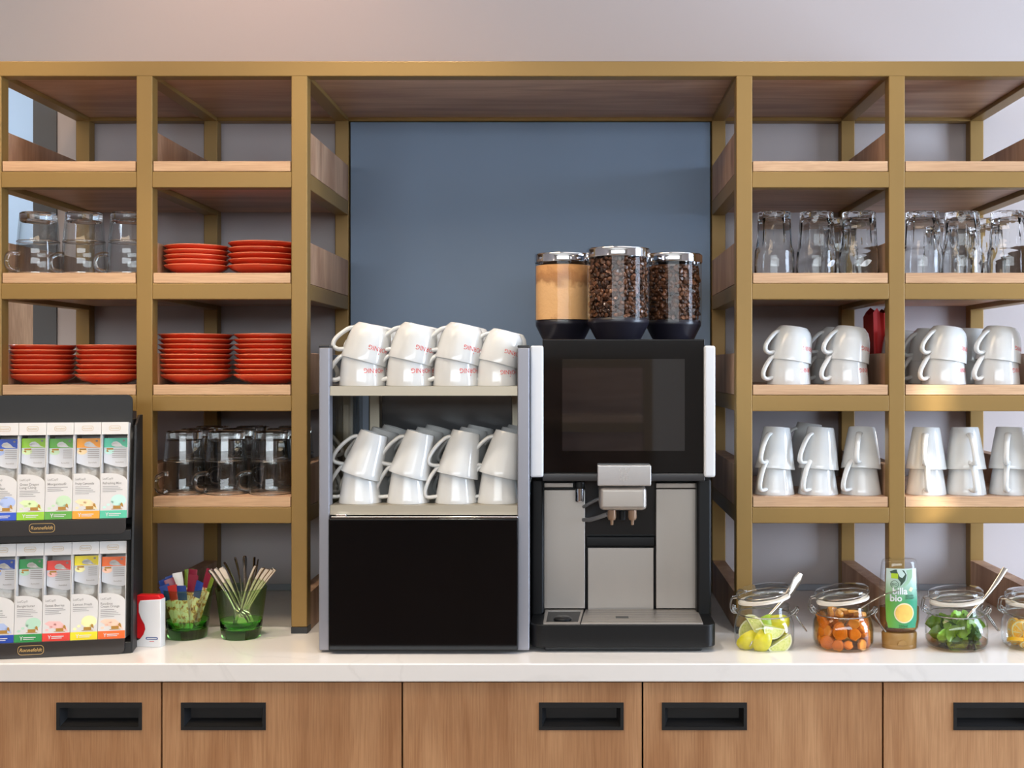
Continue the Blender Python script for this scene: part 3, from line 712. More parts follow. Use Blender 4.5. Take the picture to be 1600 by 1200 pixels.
# hoppers
hz = Z(530, hb)
def bean_mesh():
    bm = bmesh.new(); bmesh.ops.create_uvsphere(bm, u_segments=10, v_segments=6, radius=1.0)
    for v in bm.verts:
        x, y, z = v.co
        if z > 0.0: z *= 0.35
        if abs(y) < 0.25 and z > 0: z -= 0.25
        v.co = (x * .0052, y * .0037, z * .0034)
    bm.verts.index_update()
    V_ = [v.co.copy() for v in bm.verts]; F_ = [[v.index for v in f.verts] for f in bm.faces]; bm.free(); return V_, F_
BV, BF = bean_mesh()
def bean_material():
    m = mat('roasted_bean', (58, 32, 20), 0.26); nt = m.node_tree; L = nt.links.new; b = nt.nodes['Principled BSDF']
    g = nt.nodes.new('ShaderNodeNewGeometry'); r = nt.nodes.new('ShaderNodeValToRGB'); e = r.color_ramp.elements
    e[0].color = lin((36, 20, 14)); e[1].color = lin((108, 68, 44)); L(g.outputs['Random Per Island'], r.inputs[0]); L(r.outputs[0], b.inputs['Base Color'])
    return m
M_bean = bean_material()
M_powder = mat('cocoa_powder', (206, 144, 84), 0.95, bump=0.5, bscale=180)
def powder_nodes():
    nt = M_powder.node_tree; L = nt.links.new; b = nt.nodes['Principled BSDF']
    tc = [n for n in nt.nodes if n.type == 'TEX_COORD'][0]
    sp_ = nt.nodes.new('ShaderNodeSeparateXYZ'); L(tc.outputs['Object'], sp_.inputs[0])
    n = nt.nodes.new('ShaderNodeTexNoise'); n.inputs['Scale'].default_value = 42; n.inputs['Detail'].default_value = 6; L(tc.outputs['Object'], n.inputs['Vector'])
    a = nt.nodes.new('ShaderNodeMath'); a.operation = 'MULTIPLY_ADD'; a.inputs[1].default_value = 0.05; L(n.outputs['Fac'], a.inputs[0]); L(sp_.outputs['Z'], a.inputs[2])
    r = nt.nodes.new('ShaderNodeValToRGB'); e = r.color_ramp.elements
    mr = nt.nodes.new('ShaderNodeMapRange'); mr.inputs['From Min'].default_value = 0.04; mr.inputs['From Max'].default_value = 0.172; L(a.outputs[0], mr.inputs['Value'])
    e[0].position = 0.12; e[0].color = lin((178, 112, 66)); e[1].position = 0.22; e[1].color = lin((226, 178, 124))
    k = e.new(0.66); k.color = lin((228, 182, 130)); k = e.new(0.74); k.color = lin((176, 128, 84)); k = e.new(0.84); k.color = lin((186, 132, 84)); k = e.new(0.95); k.color = lin((214, 158, 102))
    L(mr.outputs[0], r.inputs[0]); L(r.outputs[0], b.inputs['Base Color'])
powder_nodes()
def hopper(px, Y, rad, lidz, what):
    x = X(px, Y); zg = hz + .0400; zl = lidz - .0165
    cone = obj('hopper', (MB().lathe([(0, hz), (rad * .70, hz), (rad * .72, hz + .002), (rad * .98, hz + .030), (rad * .985, hz + .036), (rad * .95, zg), (0, zg)], 56, x, Y), mat('hopper_base', (30, 28, 38), 0.32)), cmx)
    obj('hopper_glass', MB().lathe([(rad, zg - .004), (rad, zl + .002)], 64, x, Y).mesh('hopper_glass', M_hop, True, 60), cone)
    ld = obj('hopper_lid', (MB().lathe([(rad * 1.01, zl), (rad * 1.03, zl + .001), (rad * 1.03, lidz - .003), (rad * 1.005, lidz), (rad * .95, lidz - .001), (0, lidz - .001)], 64, x, Y), M_chrome), cone)
    obj('lid_knob', (MB().lathe([(0, .004), (.006, .004), (.008, .002), (.008, -.001), (0, -.001)], 20, x, Y, lidz), M_chrome), ld)
    zc0, zc1 = zg + .001, zl - .002
    if what == 'powder':
        o = obj('cocoa_powder', (MB().lathe([(0, zc0 - hz), (rad * .975, zc0 - hz), (rad * .975, zc1 - hz - .004), (rad * .6, zc1 - hz - .001), (0, zc1 - hz)], 56), M_powder), None, (x, Y, hz))
        return tag(o, 'light brown cocoa powder filling the first hopper', 'powder', kind='stuff')
    m = MB(); rr = rad * .965
    for lay, off in ((0, .0045), (1, .0085)):
        rl = rr - off; nz = int((zc1 - zc0) / .0072); na = int(2 * math.pi * rl / .0086)
        for i in range(nz):
            for k in range(na):
                a = 2 * math.pi * (k + 0.5 * (i % 2) + random.uniform(-.25, .25)) / na
                z = zc0 + .004 + i * .0072 + random.uniform(-.002, .002)
                rl2 = rl + random.uniform(-.0022, .0016)
                nrm = Vector((math.cos(a), math.sin(a), random.uniform(-.4, .4))).normalized() * (1 if random.random() < .65 else -1)
                q = nrm.to_track_quat('Z', 'X') @ Euler((random.uniform(-.5, .5), random.uniform(-.5, .5), random.random() * 6.28)).to_quaternion()
                s_ = random.uniform(.9, 1.12); c = Vector((x + rl2 * math.cos(a), Y + rl2 * math.sin(a), z))
                m.add([c + q @ (v * s_) for v in BV], BF)
    m.lathe([(0, zc0), (rr - .011, zc0), (rr - .011, zc1 - .003), (0, zc1)], 40, x, Y)
    o = obj('coffee_beans', m.mesh('coffee_beans', M_bean, True, 80, fix=False))
    return tag(o, f'dark roasted coffee beans filling the {what} hopper', 'coffee beans', kind='stuff')
lz = 1.6155
hopper(880.5, 2.285, 0.0545, 1.6145, 'powder')
hopper(1052, 2.285, 0.0540, 1.6145, 'third')
hopper(966, 2.190, 0.0572, 1.6155, 'middle')

# ---------------------------------------------------------------- tea display
TA = R(11.3); TO = Vector((X(194.5, 2.067), 2.067, CT))
td = thing('tea_display', 'black two-tier counter display holding rows of tea boxes', 'display stand', TO, (0, 0, TA))
M_stand = mat('black_stand', (20, 19, 19), 0.5)
M_ledge = mat('ledge_black', (44, 38, 35), 0.38, vary=0.08, vscale=14)
XL = -0.32
obj('base', (MB().box(XL, .010, .004, .115, .0, .020, .001), M_stand), td)
obj('back_board', (MB().box(XL, .012, .100, .106, .02, .405, .001), M_stand), td)
obj('side_board', (MB().prism([(.006, .0005), (.115, .0005), (.115, .412), (.085, .412), (.050, .395), (.03, .26), (.018, .20)], .0085, .0125, 'x', .0006), M_stand), td)
obj('tier', (MB().box(XL, .008, .014, .100, .196, .214, .001), M_stand), td)
obj('header', (MB().prism(rrect(XL, .0035, .392, .449, .010, 5, (1, 0, 0, 0)), .062, .066, 'y', .0006), M_stand), td)
obj('header_support', (MB().box(XL, .004, .066, .100, .395, .405), M_stand), td)
for (y, z) in ((.0, .0005), (.013, .2075)):
    lg = obj('ledge', (MB().prism(rrect(XL, .0, z, z + .0265, .010, 5, (0, 0, 0, 1)), y, y + .004, 'y', .0005), M_ledge), td)
    lx = -.137 if z > .1 else -.152
    lz_ = z + .0135
    p = Print(y - .0005)
    p.ringp(rrect(lx - .021, lx + .021, lz_ - .0080, lz_ + .0080, .006), rrect(lx - .0202, lx + .0202, lz_ - .0072, lz_ + .0072, .0055))
    p.text('Ronnefeldt', lx, lz_ + .0003, .0086, .0365, shear=0.25, bold=0.012)
    p.obj('emblem', M_goldprint, lg)

BW, BH, BD = 0.0445, 0.168, 0.060
def teabox_body():
    m = MB(); t = .0009; w = BW / 2
    m.box(-w, -w + t, .0006, BD, 0, BH); m.box(w - t, w, .0006, BD, 0, BH); m.box(-w, w, BD - t, BD, 0, BH)
    m.box(-w, w, .0006, BD, 0, t); m.box(-w, w, .0006, BD, BH - t, BH)
    return m.mesh('box_body', M_white, False)
ME_tbody = teabox_body()
def card_outline(w, z0, zl, zr, n=10):
    """front card with its upper edge falling in a quarter curve towards the right"""
    pts = [(-w, z0), (w, z0), (w, zr)]
    for k in range(1, n + 1):
        a = R(90 * k / n); pts.append((-w * .35 + (w * 1.35) * math.cos(a), zr + (zl - zr) * math.sin(a)))
    pts.append((-w, zl)); return pts
ME_tfront = MB().prism(card_outline(BW / 2, .0, .0785, .062), 0, .0008, 'y').mesh('front_card', M_white, False)
ME_ttop = MB().box(-BW / 2, BW / 2, 0, .0008, BH - .0215, BH).mesh('top_flap', M_white, False)
def flap_logo():
    p = Print(-.0003); cz = BH - .0105
    p.ringp(rrect(-.0095, .0095, cz - .0043, cz + .0043, .0036), rrect(-.0090, .0090, cz - .0038, cz + .0038, .0033))
    p.text('Ronnefeldt', 0, cz, .0042, .0150, shear=.25); return p.m.mesh('emblem', M_goldprint, False, fix=False)
ME_tlogo = flap_logo()
def infuser(p, x, z, s=1.0):
    p.poly([(x - .0070 * s, z), (x + .0055 * s, z), (x + .0055 * s, z + .0050 * s), (x - .0070 * s, z + .0050 * s)])
    p.poly([(x - .0110 * s, z - .0012 * s), (x + .0090 * s, z - .0012 * s), (x + .0075 * s, z - .0002 * s), (x - .0090 * s, z - .0002 * s)])
    p.poly([(x + .0045 * s, z + .0060 * s), (x + .0058 * s, z + .0050 * s), (x + .0098 * s, z + .0020 * s), (x + .0085 * s, z + .0090 * s), (x + .0060 * s, z + .0105 * s)])
M_pouch = mat('pouch_film', (182, 178, 172), 0.24, 0.1, bump=0.9, bscale=70)
def pouch_mesh():
    m = MB(); w = .0185; nx, nz = 8, 14; vs = []; fs = []
    random.seed(3)
    for s in (-1, 1):
        for j in range(nz + 1):
            for i in range(nx + 1):
                u = i / nx * 2 - 1; v = j / nz
                bulge = (1 - u ** 4) * math.sin(math.pi * min(1, max(0, (.82 - v) / .82))) ** .6
                vs.append((u * w * (1 - .06 * math.sin(v * 9)), s * (.0004 + .0075 * bulge * (1 + random.uniform(-.12, .12))), v * .135))
    b = (nx + 1) * (nz + 1)
    for s in (0, 1):
        for j in range(nz):
            for i in range(nx):
                a = s * b + j * (nx + 1) + i; q = (a, a + 1, a + nx + 2, a + nx + 1); fs.append(q if s == 0 else q[::-1])
    m.add(vs, fs); return m.mesh('pouch', M_pouch, True, 70, fix=False)
ME_pouch = pouch_mesh()
def label_outline():
    w = .0180; pts = [(-w, .135), (-w, .092)]
    for k in range(9):
        t = k / 8; pts.append((-w + (2 * w - .005) * t, .092 - .0085 * math.sin(t * math.pi * .5)))
    for k in range(1, 6):
        a = R(-90 + 90 * k / 5); pts.append((w - .005 + .005 * math.cos(a), .0885 + .005 * math.sin(a)))
    pts.append((w, .135)); return pts[::-1]
ME_label = MB().prism(label_outline(), -.0101, -.0096, 'y').mesh('label', mat('label_white', (206, 207, 212), 0.3), False)
ME_hole = None
teas = {
    'u': [((150, 152, 158), 'grey', ''), ((28, 76, 190), 'blue', 'English\nBreakfast'), ((150, 202, 30), 'lime green', 'Green Dragon\nLung Ching'), ((92, 164, 52), 'mid green', 'Morgentau®'),
          ((250, 160, 22), 'amber', 'Fruity Camomile'), ((84, 194, 156), 'mint green', 'Refreshing Mint')],
    'l': [((22, 66, 168), 'dark blue', 'English\nBreakfast'), ((44, 146, 70), 'deep green', 'Bergkräuter'), ((232, 62, 44), 'red', 'Sweet Berries'), ((248, 222, 30), 'yellow', 'Lemon Fresh'), ((245, 106, 30), 'orange', 'Rooibos\nCream Orange')]}
LEAN = R(-6.0)
Rt = Matrix.Rotation(TA, 4, 'Z')
for tier, (ty, tz0, xr) in (('u', (.019, .2345, .0005)), ('l', (.006, .0265, -.0005))):
    row = teas[tier]; n = len(row)
    tname = 'upper' if tier == 'u' else 'lower'
    for i, (rgb, cname, title) in enumerate(row):
        lx = xr - BW / 2 - (n - 1 - i) * 0.0452
        loc = TO + Rt @ Vector((lx, ty, tz0)); rot = (LEAN, 0, TA)
        b = thing('tea_box', f'white tea box with a {cname} bottom band on the {tname} tier of the display', 'tea box', loc, rot, 'tea boxes in the counter display')
        key = cname.replace(' ', '_')
        mc_ = mat('ink_' + key, rgb, 0.4); pale = mat('pale_ink_' + key, [v + (255 - v) * .66 for v in rgb], 0.5)
        obj('box_body', ME_tbody, b); fc = obj('front_card', ME_tfront, b); tf = obj('top_flap', ME_ttop, b); obj('emblem', ME_tlogo, tf)
        p = Print(-.0002); p.rect(-BW / 2, BW / 2, 0, .0135); p.obj('colour_band', mc_, fc)
        p = Print(-.0004)
        p.poly([(-.013, .0098), (-.0125, .0105), (-.0108, .0075), (-.0088, .0105), (-.0082, .0098), (-.0101, .0062), (-.0101, .0035), (-.0113, .0035), (-.0113, .0062)])
        p.rect(-.0075, .0125, .0070, .0084); p.rect(-.0075, .0095, .0042, .0054); p.obj('band_print', M_white, fc)
        p = Print(-.0002)
        if i % 2: p.poly(ell(.008, .031, .0125, .010, 20))
        else: p.poly([(-.019, .030), (-.012, .034), (.006, .033), (.016, .024), (.019, .016), (.004, .019), (-.010, .024)])
        for kk in range(5): p.poly(ell(-.015 + kk * .0065, .019 + .0045 * ((kk * 7) % 3), .0030, .0022, 8))
        p.obj('picture', pale, fc)
        p = Print(-.0004); infuser(p, .0065, .0165, 1.0); p.obj('infuser_picture', M_brownprint, fc)
        p = Print(-.0003); p.text('LeafCup®', -.0185, .0685, .0055, .017, 'l')
        lines = title.split('\n') if title else []
        for q, tl in enumerate(lines): p.text(tl, -.0185, .0605 - q * .0056, .0060, .031, 'l', bold=0.01)
        zz = .0605 - len(lines) * .0056
        for q in range(3 + (i * 2) % 3): p.rect(-.0185, .004 + .0035 * ((q * 5 + i) % 4), zz - q * .0030, zz - q * .0030 + .0009)
        p.obj('lettering', M_greyprint, fc)
        # the first pouch standing in the box
        sl = TO + Rt @ Vector((lx, ty, tz0)) + (Rt @ Vector((0, .0185 + .005, .003)))
        drop = (0, 0, .001, 0, 0, 0)[i] if tier == 'u' else (0, 0, -.004, .003, 0)[i]
        s = thing('tea_pouch', f'clear tea pouch with a {cname} tag standing in its box on the {tname} tier', 'tea pouch', sl + Vector((0, 0, drop)), (LEAN, 0, TA), 'tea pouches in the display boxes'); s.scale = (1.12, 1, 1)
        obj('pouch', ME_pouch, s); lb = obj('label', ME_label, s)
        p = Print(-.0103)
        p.poly([(-.018, .1185), (.018, .1185), (.018, .135), (-.018, .135)]); p.obj('tag', mc_, lb)
        p = Print(-.0105); hl = [(.015, .1195), (.010, .121), (.006, .126), (.001, .1295), (-.004, .1285), (-.007, .125), (-.006, .1215), (-.001, .1197), (.006, .1195)]
        p.poly(hl); p.obj('finger_hole', M_pouch, lb)
        p = Print(-.0105); p.poly(ell(.0115, .1305, .0018, .0018, 12)); p.obj('stud', M_greyprint, lb)
        p = Print(-.0103); p.poly(ell(-.010, .112, .0075, .0055, 14)); p.obj('tag_picture', pale, lb)
        p = Print(-.0105); p.rect(-.014, -.004, .1145, .1175); p.poly([(-.015, .1125), (-.0125, .1145), (-.0105, .1115), (-.012, .1105)]); p.obj('tag_infuser_picture', M_brownprint, lb)
        p = Print(-.0104)
        for q in range(5): p.rect(.0155 - .013 - .004 * ((q * 3 + i) % 3), .0155, .1145 - q * .0034, .1145 - q * .0034 + .0009)
        p.text('Ronnefeldt', .006, .0925, .0036, .012); p.obj('lettering', M_greyprint, lb)

# ---------------------------------------------------------------- sweetener dispenser
SY = 2.128
t = thing('sweetener_dispenser', 'small white and red sweetener dispenser between tea display and green glass', 'dispenser', (X(234.5, SY), SY, CT), (0, 0, R(-6)))
w, h = .0235, .0925
obj('red_shell', (MB().prism(rrect(-w, w, .014, h, .006, 4), -.0085, .0085, 'y', .002), mat('red_plastic', (222, 30, 36), 0.3)), t)
wave = [(w + .0006, .0), (w + .0006, h - .007), (-w * .60, h - .010), (-w * .72, h - .016), (-w * .72, .062), (-w * .52, .050), (-w * .26, .040), (-w * .20, .032), (-w * .36, .022), (-w * .62, .014), (-w - .0004, .0095), (-w - .0004, 0)]
wp = obj('white_shell', (MB().prism(wave[::-1], -.0102, .0102, 'y', .0014), M_whiteplastic), t)
p = Print(-.0106); p.poly(rrect(-.003, .0195, .0135, .0182, .0022)); p.obj('emblem', mat('blue_print', (50, 84, 150), 0.4), wp)
p = Print(-.0106); p.rect(.004, .0125, .0098, .0106); p.obj('red_line', M_print, wp)
p = Print(-.0108); p.rect(-.001, .0175, .0150, .0166); p.obj('emblem_line', M_whiteplastic, wp)

# ---------------------------------------------------------------- green glasses with sticks and spoons
M_green = thin_glass('green_glass', (0.70, 0.86, 0.56), 1.0, 0.7, (0.30, 0.62, 0.18, 1), ior=1.5)
M_greenbase = solid_glass('green_glass_base', (0.30, 0.80, 0.20), 0.0, 1.35)
def green_glass(px, Y, label):
    t = thing('green_glass', label, 'glass', (X(px, Y), Y, CT), (0, 0, 0), 'green glasses on the counter')
    obj('glass_wall', MB().lathe([(.0392, .0331), (.0465, .0905)], 56).mesh('glass_wall', M_green, True, 60), t)
    obj('rim', MB().lathe([(.0452, .0905), (.0458, .0918), (.0466, .0918), (.0470, .0905)], 56).mesh('rim', M_green, True, 60), t)
    obj('glass_base', MB().lathe([(0, .0004), (.0335, .0004), (.0352, .002), (.0378, .0200), (.0392, .0330), (.0375, .0330), (.0355, .0225), (.030, .0175), (.02, .0160), (0, .0158)], 56).mesh('glass_base', M_greenbase, True, 40), t)
    return Vector((X(px, Y), Y, CT))
g1 = green_glass(293, 2.20, 'green glass full of coloured sugar sticks beside the dispenser')
g2 = green_glass(377, 2.20, 'green glass full of teaspoons in front of the brass leg')
def stick(base, u0, d0, u1, d1, L_, col, label, tw=0.0):
    """flat paper stick from (u0, d0) at the bottom of the glass towards (u1, d1) at the rim"""
    a = base + Vector((u0, d0, .020)); q = base + Vector((u1, d1, .092)); d = (q - a).normalized()
    side = Vector((math.cos(tw), math.sin(tw), 0))
    t = thing('sugar_stick', label, 'sugar stick', a, (0, 0, 0), f'sugar sticks, {label}')
    m1 = MB().sweep([d * (L_ * k / 6) for k in range(5)], [.0076, .0088, .009, .009, .0088], [.0008, .0022, .0026, .0024, .0018], side, 8)
    m2 = MB().sweep([d * (L_ * k / 6) for k in (4, 5, 6)], [.0088, .009, .0088], [.0018, .0014, .0005], side, 8)
    obj('wrapper', (m1, M_stickbody), t); obj('coloured_end', (m2, mat('stick_' + col[0], col[1], 0.3)), t)
def stick_material():
    m = mat('printed_stick', (226, 216, 200), 0.35); nt = m.node_tree; L = nt.links.new; b = nt.nodes['Principled BSDF']
    tc = [n for n in nt.nodes if n.type == 'TEX_COORD'][0]; n = nt.nodes.new('ShaderNodeTexNoise'); n.inputs['Scale'].default_value = 120; n.inputs['Detail'].default_value = 3
    L(tc.outputs['Object'], n.inputs['Vector']); r = nt.nodes.new('ShaderNodeValToRGB'); e = r.color_ramp.elements
    e[0].position = .36; e[0].color = lin((120, 70, 60)); e[1].position = .52; e[1].color = lin((232, 224, 208)); k = e.new(.44); k.color = lin((214, 160, 90))
    L(n.outputs['Fac'], r.inputs[0]); L(r.outputs[0], b.inputs['Base Color']); return m
M_stickbody = stick_material()
BLUE, BURG, RED, WHT, GRN = ('blue', (40, 66, 140)), ('burgundy', (128, 34, 56)), ('red', (190, 50, 46)), ('white', (232, 230, 226)), ('green', (110, 132, 40))
def lb(c, s): return f'{c}-tipped sugar stick in the green glass, {s}'
for (u0, d0, u1, d1, L_, c, s, tw) in (
    (-.006, -.022, -.030, -.030, .086, BLUE, 'leaning towards the dispenser in front', .3), (-.002, -.026, -.014, -.036, .084, RED, 'front centre-left', .1), (.004, -.026, .002, -.038, .083, BLUE, 'front centre', -.1),
    (.010, -.022, .028, -.026, .090, BLUE, 'leaning towards the spoons in front', -.5), (-.014, -.008, -.040, -.004, .092, BLUE, 'at the dispenser side edge', .9), (.006, -.012, .014, -.016, .098, BURG, 'tall, in the middle front', .1),
    (.002, .002, .006, .006, .104, BURG, 'tall, in the middle back', -.2), (.014, .004, .030, .014, .106, BURG, 'tall, by the spoons', -.4), (-.008, .004, -.020, .012, .098, WHT, 'back left', .3), (.000, .014, -.006, .030, .102, GRN, 'far back', .1),
    (.016, -.004, .040, .002, .102, GRN, 'hanging over the rim beside the spoons', -.9), (-.012, .010, -.034, .016, .094, BLUE, 'back left edge', .6), (.004, -.018, -.024, -.014, .096, BURG, 'behind the blue front one', .3)):
    stick(g1, u0, d0, u1, d1, L_, c, lb(c[0], s), tw)
def spoon_meshes(L_):
    m = MB(); pts = []; w = []; h = []
    prof = [(0, .0012, .0008), (.004, .0065, .0010), (.012, .0105, .0012), (.022, .0112, .0012), (.032, .0080, .0013), (.038, .0040, .0016), (.046, .0024, .0016), (.075, .0026, .0012), (.105, .0046, .0010), (L_ - .006, .0054, .0010), (L_ - .001, .0046, .0009), (L_, .0020, .0007)]
    for (z, ww, hh) in prof:
        dip = -.0045 * math.sin(math.pi * min(1, z / .040)); arc = .004 * math.sin(math.pi * max(0, z - .04) / (L_ - .04))
        pts.append((0, dip + arc, z)); w.append(ww); h.append(hh)
    sp_ = smoothpath(pts, 3); idx = [i / 3 for i in range(len(sp_))]
    def it(a, t): i = min(int(t), len(a) - 2); return a[i] + (a[i + 1] - a[i]) * (t - i)
    return m.sweep(sp_, [it(w, t) for t in idx], [it(h, t) for t in idx], (1, 0, 0), 10).mesh('teaspoon', mat('spoon_steel', (205, 198, 190), 0.16, 1.0), True, 60)
ME_spoon = spoon_meshes(.128)
def spoon(base, u0, d0, u1, d1, rollz, label, me=None):
    a = base + Vector((u0, d0, .0185)); d = Vector((u1 - u0, d1 - d0, .0735)).normalized()
    o = obj('teaspoon', me or ME_spoon, None, a); o.rotation_mode = 'QUATERNION'
    o.rotation_quaternion = d.to_track_quat('Z', 'Y') @ Euler((0, 0, rollz)).to_quaternion()
    return tag(o, label, 'spoon', 'teaspoons in the green glass')
sl = ['farthest left, its handle lowest', 'second of three leaning towards the sugar sticks', 'third of three leaning towards the sugar sticks', 'tall one behind the leaning three']
for k, (u0, d0, u1, d1) in enumerate(((.014, -.014, -.031, -.018), (.016, -.006, -.021, -.020), (.018, .002, -.012, -.018), (.014, .012, -.016, .010))):
    spoon(g2, u0, d0, u1, d1, R((70, 60, 60, 40)[k]), f'shiny teaspoon in the green glass, {sl[k]}')
sl = ['upright one at the start of the middle bunch', 'upright one second in the middle bunch', 'tallest dark one of the middle bunch', 'upright one fourth in the middle bunch', 'upright one at the end of the middle bunch']
for k, (u0, d0, u1, d1) in enumerate(((.004, .010, -.008, .014), (-.004, .016, -.002, .020), (.002, .004, .003, .006), (-.004, .010, .009, .018), (-.006, .002, .014, .010))):
    spoon(g2, u0, d0, u1, d1, R(60 + 25 * k), f'teaspoon in the green glass, {sl[k]}')
sl = ['nearest of the bunch leaning towards the brass leg', 'second in the bunch leaning towards the brass leg', 'third in the bunch leaning towards the brass leg', 'fourth in the bunch leaning towards the brass leg', 'last in the bunch leaning towards the brass leg']
for k, (u0, d0, u1, d1) in enumerate(((-.010, -.010, .018, -.020), (-.012, -.004, .026, -.014), (-.014, .002, .031, -.006), (-.014, .008, .035, .002), (-.012, .014, .037, .010))):
    spoon(g2, u0, d0, u1, d1, R(-10 - 12 * k), f'bright teaspoon in the green glass, {sl[k]}')

# ---------------------------------------------------------------- preserving jars
def sq(a, z):
    if z > .056: return 1.0
    c, s = abs(math.cos(a)), abs(math.sin(a)); k = (c ** 3.0 + s ** 3.0) ** (-1 / 3.0)
    f = 1.0 if z < .045 else (.056 - z) / .011
    return 1 + (k - 1) * .55 * f
jar_prof = [(0, .003), (.036, .003), (.040, .0006), (.046, .0008), (.0505, .005), (.0528, .014), (.0530, .034), (.0515, .046), (.0485, .0545), (.0468, .0585), (.0468, .0615), (.0492, .0630), (.0492, .0655), (.0462, .0675), (.0458, .0760), (.0445, .0768), (.0432, .0760), (.0440, .066), (.0448, .058)]
ME_jar = MB().lathe(jar_prof, 64, rad=sq).mesh('jar_glass', M_jar, True, 45)
ME_lid = MB().lathe([(0, .0185), (.030, .0195), (.0440, .0185), (.0476, .0150), (.0480, .0110), (.0474, .0075), (.0462, .0070), (.0456, .0012), (.044, 0), (.036, .0010), (.030, .0060), (0, .0075)], 56).mesh('lid', M_jar, True, 45)
ME_gask = MB().lathe([(.0350, .0012), (.0450, .0003), (.0468, -.0010), (.0466, -.0034), (.0445, -.0036), (.0350, -.0016)], 56).mesh('gasket', mat('rubber_seal', (226, 218, 206), 0.5), True, 60)
ME_bandw = MB().lathe([(.0476, -.0010), (.0484, 0), (.0476, .0010), (.0468, 0), (.0476, -.0010)], 48).mesh('wire_band', M_wire, True, 60)
def wire(pts, r=.0011): return MB().sweep(smoothpath(pts, 5), r, r, (0.13, 0.2, 0.97), 8)
def hinge_mesh():
    m = MB()
    for s in (-1, 1):
        q = wire([(-.0485, s * .006, .0600), (-.0560, s * .007, .0615), (-.0600, s * .007, .0680), (-.0590, s * .007, .0780), (-.0565, s * .0075, .0860), (-.0490, s * .010, .0880)]); m.add(q.v, q.f)
        q = wire([(-.0500, s * .011, .0625), (-.0560, s * .010, .0680), (-.0540, s * .009, .0720), (-.0500, s * .010, .0690)]); m.add(q.v, q.f)
    q = wire([(-.0565, -.0075, .0860), (-.0575, 0, .0862), (-.0565, .0075, .0860)]); m.add(q.v, q.f)
    return m.mesh('wire_hinge', M_wire, True, 60)
ME_hinge = hinge_mesh()
def lever_mesh(k):
    m = MB()
    for s in (-1, 1):
        q = wire([(.0480, s * .010, .0600), (.0535, s * .010, .0640), (.0575, s * .0095, .0700), (.0585, s * .009, .0655), (.0545, s * .009, .0590), (.0610 + k * .2, s * .0085, .0480), (.0685 + k, s * .008, .0370), (.0735 + k, s * .007, .0300)], .0014); m.add(q.v, q.f)
    q = wire([(.0735 + k, -.007, .0300), (.0748 + k, 0, .0285), (.0735 + k, .007, .0300)], .0014); m.add(q.v, q.f)
    q = wire([(.0580, -.0095, .0700), (.0600, 0, .0715), (.0580, .0095, .0700)], .0014); m.add(q.v, q.f)
    return m.mesh('wire_lever', M_wire, True, 60)
ME_lever = lever_mesh(0.0)
def jar(px, Y, rz, tilt, label, lift=.0):
    t = thing('preserving_jar', label, 'jar', (X(px, Y), Y, CT), (0, 0, rz), 'preserving jars with wire clasps')
    obj('jar_glass', ME_jar, t); obj('wire_band', ME_bandw, t, (0, 0, .0595)); obj('wire_hinge', ME_hinge, t); obj('wire_lever', ME_lever, t)
    M_ = Matrix.Translation((-.0485, 0, .0795)) @ Matrix.Rotation(-tilt, 4, 'Y') @ Matrix.Translation((.0485, 0, 0))
    for nm, me, dz in (('lid', ME_lid, .0), ('gasket', ME_gask, 0), ('wire_band', ME_bandw, .0072)):
        if nm == 'lid':
            lo = obj(nm, me, t); lo.matrix_local = M_
        else:
            g_ = obj(nm, me, lo, (0, 0, dz))
    return Vector((X(px, Y), Y, CT))
j1 = jar(1194, 2.122, R(-4), R(9), 'clasp jar holding lime wedges and a fork beside the coffee machine')
j2 = jar(1317, 2.122, R(-3), R(8), 'clasp jar holding amber ginger slices beside the syrup bottle')
j3 = jar(1494, 2.122, R(-2), R(5), 'clasp jar holding mint leaves with a spoon under its lid')
j4 = jar(1614, 2.122, R(-2), R(2), 'clasp jar holding lemon slices at the right edge of the picture')

# fruit
M_limeskin = mat('lime_skin', (146, 170, 26), 0.35, vary=0.12, vscale=40)
M_limeskin2 = mat('lime_skin_yellow', (208, 196, 34), 0.35, vary=0.10, vscale=40)
def pulp(name, a, b):
    m = mat(name, a, 0.25); nt = m.node_tree; L = nt.links.new; bs = nt.nodes['Principled BSDF']
    tc = [n for n in nt.nodes if n.type == 'TEX_COORD'][0]; n = nt.nodes.new('ShaderNodeTexVoronoi'); n.inputs['Scale'].default_value = 260
    L(tc.outputs['Object'], n.inputs['Vector']); r = nt.nodes.new('ShaderNodeValToRGB'); e = r.color_ramp.elements
    e[0].position = .15; e[0].color = lin(a); e[1].position = .65; e[1].color = lin(b); L(n.outputs['Distance'], r.inputs[0]); L(r.outputs[0], bs.inputs['Base Color']); return m
M_limepulp = pulp('lime_pulp', (196, 202, 92), (222, 220, 138)); M_lemonpulp = pulp('lemon_pulp', (244, 176, 40), (250, 206, 96))
M_pith = mat('citrus_pith', (236, 232, 190), 0.6); M_lemonskin = mat('lemon_skin', (246, 190, 34), 0.4, vary=.05, vscale=60)
